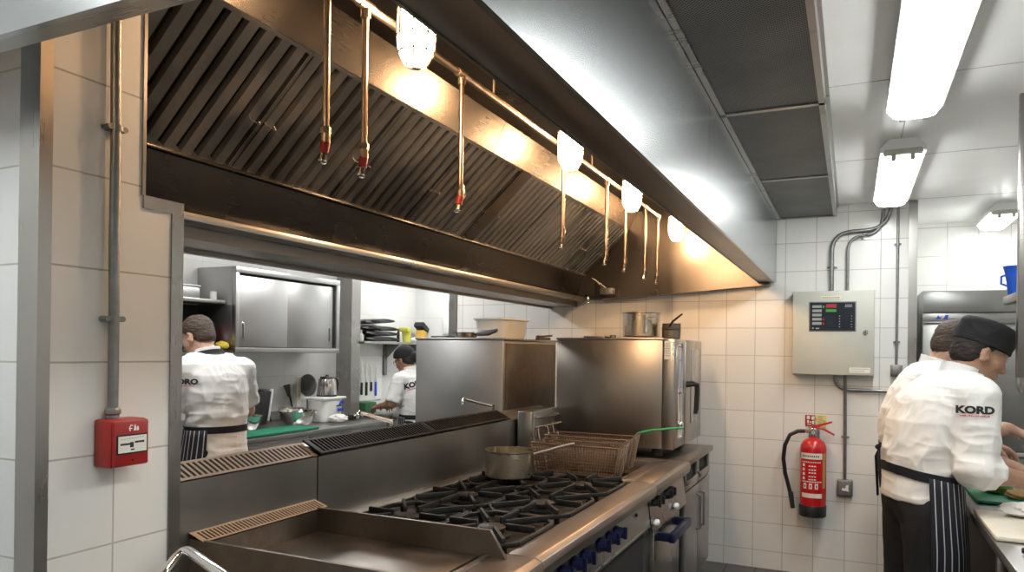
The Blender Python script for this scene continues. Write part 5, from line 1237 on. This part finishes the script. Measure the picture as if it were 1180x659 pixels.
    for (sh, el, wr, fw, pn, sd, cu), (t_end, cuff) in zip(arms, cfg['sleeves']):
        sh_, el_, wr_ = map(np.array, (sh, el, wr))
        if t_end <= 1.0:
            e = sh_+(el_-sh_)*t_end; J.cone(sh_, e, .080*s, .070*s, .045, flat=False) if False else J.cone(sh_, e, .080*s, .072*s, .035)
            d = (el_-sh_)/np.linalg.norm(el_-sh_)
            J.cone(e+d*.012, e+d*.15, .12, .12, .006, 'cut', flat=True)
        else:
            e = el_+(wr_-el_)*(t_end-1); J.cone(sh_, el_, .079*s, .068*s, .035); J.cone(el_, e, .066*s, .054*s, .03)
            d = (wr_-el_)/np.linalg.norm(wr_-el_)
            if cuff: J.cone(e-d*.055, e-d*.004, .068*s, .066*s, .008, flat=True)
            J.cone(e, e+d*.2, .10, .10, .006, 'cut', flat=True)
    # open neckline and hem
    nd = H(-.022,0,-.045)-nb; nd = nd/np.linalg.norm(nd)*.55+np.array((0,0,.75)); nd = nd/np.linalg.norm(nd)
    J.cone(nb+nd*.012, nb+nd*.12, .067*s, .067*s, .006, 'cut', flat=True)
    def coll(X, Y, Z):
        x, y, z = X-nb[0], Y-nb[1], Z-nb[2]; t = x*nd[0]+y*nd[1]+z*nd[2]; r = np.sqrt(np.maximum(x*x+y*y+z*z-t*t, 0))
        return np.maximum(np.abs(r-.071*s)-.0045, np.abs(t-.008)-.028)
    J.put(coll, nb-.12, nb+.12, .006)
    J.put(lambda X, Y, Z: Z-hem, (-.26,-.46,hem-.1), (xm,.46,hem+.02), .004, 'cut')
    P, F = J.mesh(); Nn = vnormals(P, F)
    ty = np.abs(P[:,1]); arm = np.clip((ty-.19)/.05, 0, 1)
    amp = .004+.007*np.exp(-((P[:,2]-zb-.09)/.09)**2)+.004*arm
    dsp = folds(P, 13, 13, 5, 1.0, 1.3+cfg.get('seed',0))*amp*(1-arm*.5)+folds(P, 8, 8, 15, 1.0, 4.3)*amp*.6+folds(P, 24, 24, 10, .0035, 7.1)+folds(P, 9, 9, 30, .0035, 11.7)
    cut_top = np.clip((nb[2]-.02-P[:,2])/.05, .15, 1)
    P = P+Nn*(dsp*cut_top-.004)[:,None]
    jk = np_mesh('chef_jacket', P, F, [M['jacket']], root)
    # ---- trousers and shoes
    T = Sdf((-.24,-.26,.05), (.26,.26,1.02*s), .010*HB)
    T.ell((0,0,.93*s), (.125*s,.175*s,.10*s), .03)
    for sgn, (kx, ky) in ((1, cfg.get('legL', (.0,.10))), (-1, cfg.get('legR', (.0,-.10)))):
        T.cone((0,sgn*.085,.88*s), (kx*.6,ky,.50*s), .104*s, .082*s, .04); T.cone((kx*.6,ky,.50*s), (kx-.01,ky,.08*s), .082*s, .070*s, .02, flat=False)
    P, F = T.mesh(); Nn = vnormals(P, F); P = P+Nn*(folds(P,10,10,12,.010,4.0))[:,None]; P[:,2] = np.maximum(P[:,2], .055)
    np_mesh('trousers', P, F, [M['trouser']], root)
    for (kx, ky) in (cfg.get('legL', (.0,.10)), cfg.get('legR', (.0,-.10))):
        mb = MB(); mb.ell((kx+.055,ky,.052), .145,.052,.062, 20, 12); mb.box(kx-.085,kx+.195,ky-.05,ky+.05,.0,.022,.01); part('shoe', mb, M['shoe'], root, world=False)
    # ---- apron: skirt wrapped over hips, waistband and tie
    zt, zl, tilt = cfg['belt'], cfg.get('apron_low', .50), cfg.get('tilt', .0)
    a0, a1 = cfg['wrap']
    mb = MB(); bm = mb.bm; uvl = bm.loops.layers.uv.new('UVMap'); nu, nv = 72, 16; grid = []
    bx, by = np.interp(zt, [k[0] for k in tors], [k[2] for k in tors])+.026, np.interp(zt, [k[0] for k in tors], [k[3] for k in tors])+.028
    bcx = np.interp(zt, [k[0] for k in tors], [k[1] for k in tors])
    for i in range(nu+1):
        a = a0+(a1-a0)*i/nu; row = []
        for j in range(nv+1):
            t = j/nv; rx = bx+.010*min(1, t*2.2)+.008*math.sin(9*a)*t; ry = by+.040*min(1, t*2.2)+.008*math.sin(9*a+1)*t
            z = zt+tilt*math.cos(a)-(zt-zl)*t
            row.append(bm.verts.new((bcx*(1-t*.6)+rx*math.cos(a), ry*math.sin(a), z)))
        grid.append(row)
    for i in range(nu):
        for j in range(nv):
            fc = mb.face([grid[i][j], grid[i+1][j], grid[i+1][j+1], grid[i][j+1]])
            for lp, (ii, jj) in zip(fc.loops, ((i,j),(i+1,j),(i+1,j+1),(i,j+1))): lp[uvl].uv = ((a0+(a1-a0)*ii/nu)*.185, jj/nv)
    ap = part('apron', mb, M['apron'], root, world=False); sm = ap.modifiers.new('thickness', 'SOLIDIFY'); sm.thickness = .003; sm.offset = 0
    jb = BVHTree.FromPolygons([tuple(v) for v in np.array([v.co[:] for v in jk.data.vertices])], [tuple(p.vertices) for p in jk.data.polygons])
    mb = MB(); rg = [[],[],[],[]]
    for i in range(64):
        a = 2*PI*i/64; zz = zt+tilt*math.cos(a)
        for q, dz in enumerate((.016,.020,-.020,-.016)):
            dirv = V((math.cos(a), math.sin(a), 0)); o = V((bcx,0,zz+dz))+dirv*.6
            hit = jb.ray_cast(o, -dirv, .6); R = (hit[0]-V((bcx,0,zz+dz))).length if hit[0] is not None and abs(math.atan2(hit[0].y, hit[0].x-bcx)) >= 0 else .15
            R = min(R, 1/math.sqrt((math.cos(a)/(bx+.004))**2+(math.sin(a)/(by+.004))**2))
            rg[q].append(mb.bm.verts.new(V((bcx,0,zz+dz))+dirv*(R+(.001 if q in (0,3) else .006))))
    mb.skinrings(rg, closed=True); part('apron_tie', mb, M['strap'], root, world=False)
    if cfg.get('knot'):
        a = cfg['knot']; c = V((bcx+bx*.95*math.cos(a), by*.95*math.sin(a), zt-.01)); o_ = V((math.cos(a), math.sin(a), 0)); tt = V((-o_.y,o_.x,0)); mb = MB()
        mb.ell(c, .022,.022,.016,12,8)
        mb.tube([c, c+tt*.05+o_*.01-V((0,0,.04)), c+tt*.07-V((0,0,.20))], [.006,.012,.010], 8, flat=.35); mb.tube([c, c-tt*.03+o_*.012-V((0,0,.05)), c-tt*.04-V((0,0,.26))], [.006,.012,.010], 8, flat=.35)
        part('apron_knot', mb, M['strap'], root, world=False)
    if cfg.get('neckstrap'):
        mb = MB(); rg = []
        for i in range(25):
            a = PI*.35+(PI*1.3)*i/24; u = nd.copy(); px = np.array((1,0,0))-u*u[0]; px /= np.linalg.norm(px); py = np.cross(u, px)
            c = nb+u*.0+(px*math.cos(a)+py*math.sin(a))*.083*s
            rg.append([mb.bm.verts.new(c+u*k+(px*math.cos(a)+py*math.sin(a))*w) for k, w in ((.010,-.004),(.012,.003),(-.012,.010),(-.012,.002))])
        mb.skinrings(rg); part('apron_neck_strap', mb, M['strap'], root, world=False)
    # ---- sleeve lettering
    txt, size, p, nrm, rgt = cfg['logo']
    nrm = V(nrm).normalized(); rgt = (V(rgt)-nrm*V(rgt).dot(nrm)).normalized(); up = nrm.cross(rgt)
    def onjacket(bm, off):
        for v in bm.verts:
            q = V(p)+rgt*v.co.x+up*v.co.y; hit = jb.ray_cast(q+nrm*.4, -nrm, .8)
            v.co = (hit[0] if hit[0] is not None else q)+nrm*off
    bm = text_mesh(txt, size, size*.055, 1.18); bmesh.ops.triangulate(bm, faces=bm.faces)
    bmesh.ops.subdivide_edges(bm, edges=[e for e in bm.edges if e.calc_length() > size*.3], cuts=2); onjacket(bm, .0025)
    mb = MB(); mb.bm.free(); mb.bm = bm; part('sleeve_lettering', mb, M['ink'], root, world=False, angle=0)
    mb = MB(); n = 14; W = size*2.55
    for k in range(n):
        x = -W/2+W*k/n; w = W/n*.78; y = -size*.62; hh = size*.10
        for q in range(1): mb.poly([(x,y,0),(x+w,y,0),(x+w,y+hh*(1.3 if k % 3 else .8),0),(x,y+hh*(1.3 if k % 3 else .8),0)])
    onjacket(mb.bm, .0025); part('sleeve_strapline', mb, M['inkred'], root, world=False, angle=0)
    return root

# torso keys: z, centre x, half depth, half width
def torso(keys): return keys
# front chef on the right: cap, apron, cutting on the green board
make_chef(dict(label='chef in black skull cap and white jacket with pinstriped apron cutting at the right worktop', loc=(.270,3.49,0), rot=.36, skin='skin2', hair='hairdark', h=.005,
    head=(.232,0,1.545), headrot=(-.12,.40,0), neck=(.145,0,1.458), cap='skull', nape=-.06, hs=1.0,
    torso=[(.90,0,.130,.180),(1.03,.0,.118,.165),(1.14,.012,.128,.172),(1.26,.035,.140,.190),(1.35,.07,.138,.194),(1.415,.10,.115,.176),(1.458,.125,.085,.120)],
    arms=[((.115,-.200,1.380),(.095,-.240,1.095),(.335,-.215,1.040),(.9,.25,-.22),(0,.35,-1),-1,.55), ((.135,.195,1.380),(.24,.25,1.13),(.44,.10,1.05),(.9,-.25,-.35),(0,-.35,-1),1,.55)],
    sleeves=[(1.30,True),(1.42,True)], hem=.935, belt=1.035, tilt=-.03, wrap=(-1.95,1.95), apron_low=.42, seed=.0,
    logo=('KORD', .038, (.065,-.28,1.325), (-.42,-.90,.05), (.9,-.42,0))))
# second chef on the right, behind
make_chef(dict(label='bare headed dark haired chef in white jacket behind the chef in skull cap', loc=(.272,4.27,0), rot=.10, skin='skin1', hair='hairbrown', h=.006,
    head=(.205,.0,1.585), headrot=(.25,.48,0), neck=(.115,0,1.490), nape=-.07,
    torso=[(.90,0,.125,.175),(1.03,0,.115,.160),(1.14,.005,.122,.168),(1.26,.02,.132,.185),(1.36,.06,.132,.192),(1.44,.09,.112,.178),(1.49,.105,.085,.125)],
    arms=[((.09,-.20,1.41),(.20,-.22,1.14),(.42,-.08,1.18),(.9,.1,-.35),(0,.4,-1),-1,.75), ((.07,.20,1.41),(.18,.25,1.14),(.40,.14,1.08),(.9,-.25,-.35),(0,-.3,-1),1,.6)],
    sleeves=[(1.15,True),(1.15,True)], hem=.92, belt=1.06, wrap=(-1.9,1.9), apron_low=.42, knot=PI, seed=3.0,
    logo=('KORD', .056, (.08,-.28,1.33), (0,-1,.05), (1,0,0))))
# rear chef, back turned
make_chef(dict(label='chef with short brown hair seen from behind at the long rear worktop', loc=(-3.43,3.17,0), rot=PI-.20, skin='skin1', hair='hairbrown', h=.006,
    head=(.165,.035,1.590), headrot=(.35,.42,0), neck=(.085,.01,1.485), nape=-.055, neckstrap=True,
    torso=[(.88,0,.130,.178),(1.03,0,.118,.165),(1.14,.005,.122,.168),(1.26,.02,.132,.184),(1.36,.045,.130,.188),(1.43,.065,.108,.172),(1.48,.08,.082,.120)],
    arms=[((.06,.198,1.39),(.08,.265,1.13),(.29,.20,1.02),(.9,-.2,-.3),(0,-.35,-1),1,.6), ((.06,-.198,1.39),(.09,-.265,1.13),(.29,-.18,1.02),(.9,.2,-.3),(0,.35,-1),-1,.6)],
    sleeves=[(.80,False),(.80,False)], hem=.88, belt=1.045, wrap=(.15,2.45), apron_low=.45, seed=6.0,
    logo=('KORO', .042, (-.03,.225,1.325), (-.80,.60,.05), (-.60,-.80,0))))
# far chef with bandana
make_chef(dict(label='chef in black bandana and glasses with white jacket in the far rear corner', loc=(-3.72,5.82,0), rot=PI-.05, skin='skin3', hair='hairdark', h=.006, s=.92, hs=.97,
    head=(.145,0,1.425), headrot=(-.05,.38,0), neck=(.075,0,1.330), cap='bandana', bun=True, glasses=True, nape=-.07,
    torso=[(.72,0,.140,.185),(.90,0,.120,.160),(1.00,.005,.122,.165),(1.10,.02,.132,.175),(1.20,.04,.130,.178),(1.27,.058,.106,.165),(1.325,.07,.08,.115)],
    arms=[((.055,.19,1.245),(.10,.255,1.02),(.31,.17,.985),(.9,-.2,-.2),(0,-.35,-1),1,.6), ((.055,-.19,1.245),(.10,-.255,1.02),(.31,-.14,.985),(.9,.2,-.2),(0,.35,-1),-1,.6)],
    sleeves=[(.85,False),(.85,False)], hem=.76, belt=.90, wrap=(-1.2,1.6), apron_low=.40, seed=9.0,
    logo=('KORO', .066, (-.03,.10,1.20), (-.85,.52,.12), (-.52,-.85,.25))))
# ------------------------------------------------------------------ world, camera, view
w = bpy.data.worlds.new('World'); SC.world = w; w.use_nodes = True
w.node_tree.nodes['Background'].inputs['Color'].default_value = (.8,.85,.9,1); w.node_tree.nodes['Background'].inputs['Strength'].default_value = .02
cd = bpy.data.cameras.new('Camera'); cam = bpy.data.objects.new('Camera', cd); COL.objects.link(cam)
F, YAW, PIT, ROL, PYC = 834.0, .438668, .0013, .01335, 402.65
cy, sy = math.cos(YAW), math.sin(YAW)
d = V((-sy*math.cos(PIT), cy*math.cos(PIT), math.sin(PIT))); rr = V((cy, sy, 0)); uu = rr.cross(d)
R2 = rr*math.cos(ROL)+uu*math.sin(ROL); U2 = -rr*math.sin(ROL)+uu*math.cos(ROL)
cam.matrix_world = Matrix(((R2.x,U2.x,-d.x,0),(R2.y,U2.y,-d.y,0),(R2.z,U2.z,-d.z,1.53),(0,0,0,1)))
cd.sensor_fit = 'HORIZONTAL'; cd.sensor_width = 36.0; cd.lens = 36.0*F/1180.0
cd.shift_x = 0; cd.shift_y = (PYC-659/2)/1180.0
cd.clip_start = .05
SC.camera = cam
SC.view_settings.view_transform = 'Standard'
try: SC.view_settings.look = 'None'
except Exception: pass
SC.view_settings.gamma = 1; SC.view_settings.use_curve_mapping = False; SC.view_settings.exposure = 0.12
SC.cycles.use_denoising = True
SC.cycles.max_bounces = 8; SC.cycles.diffuse_bounces = 4; SC.cycles.glossy_bounces = 4
SC.cycles.sample_clamp_indirect = 6.0
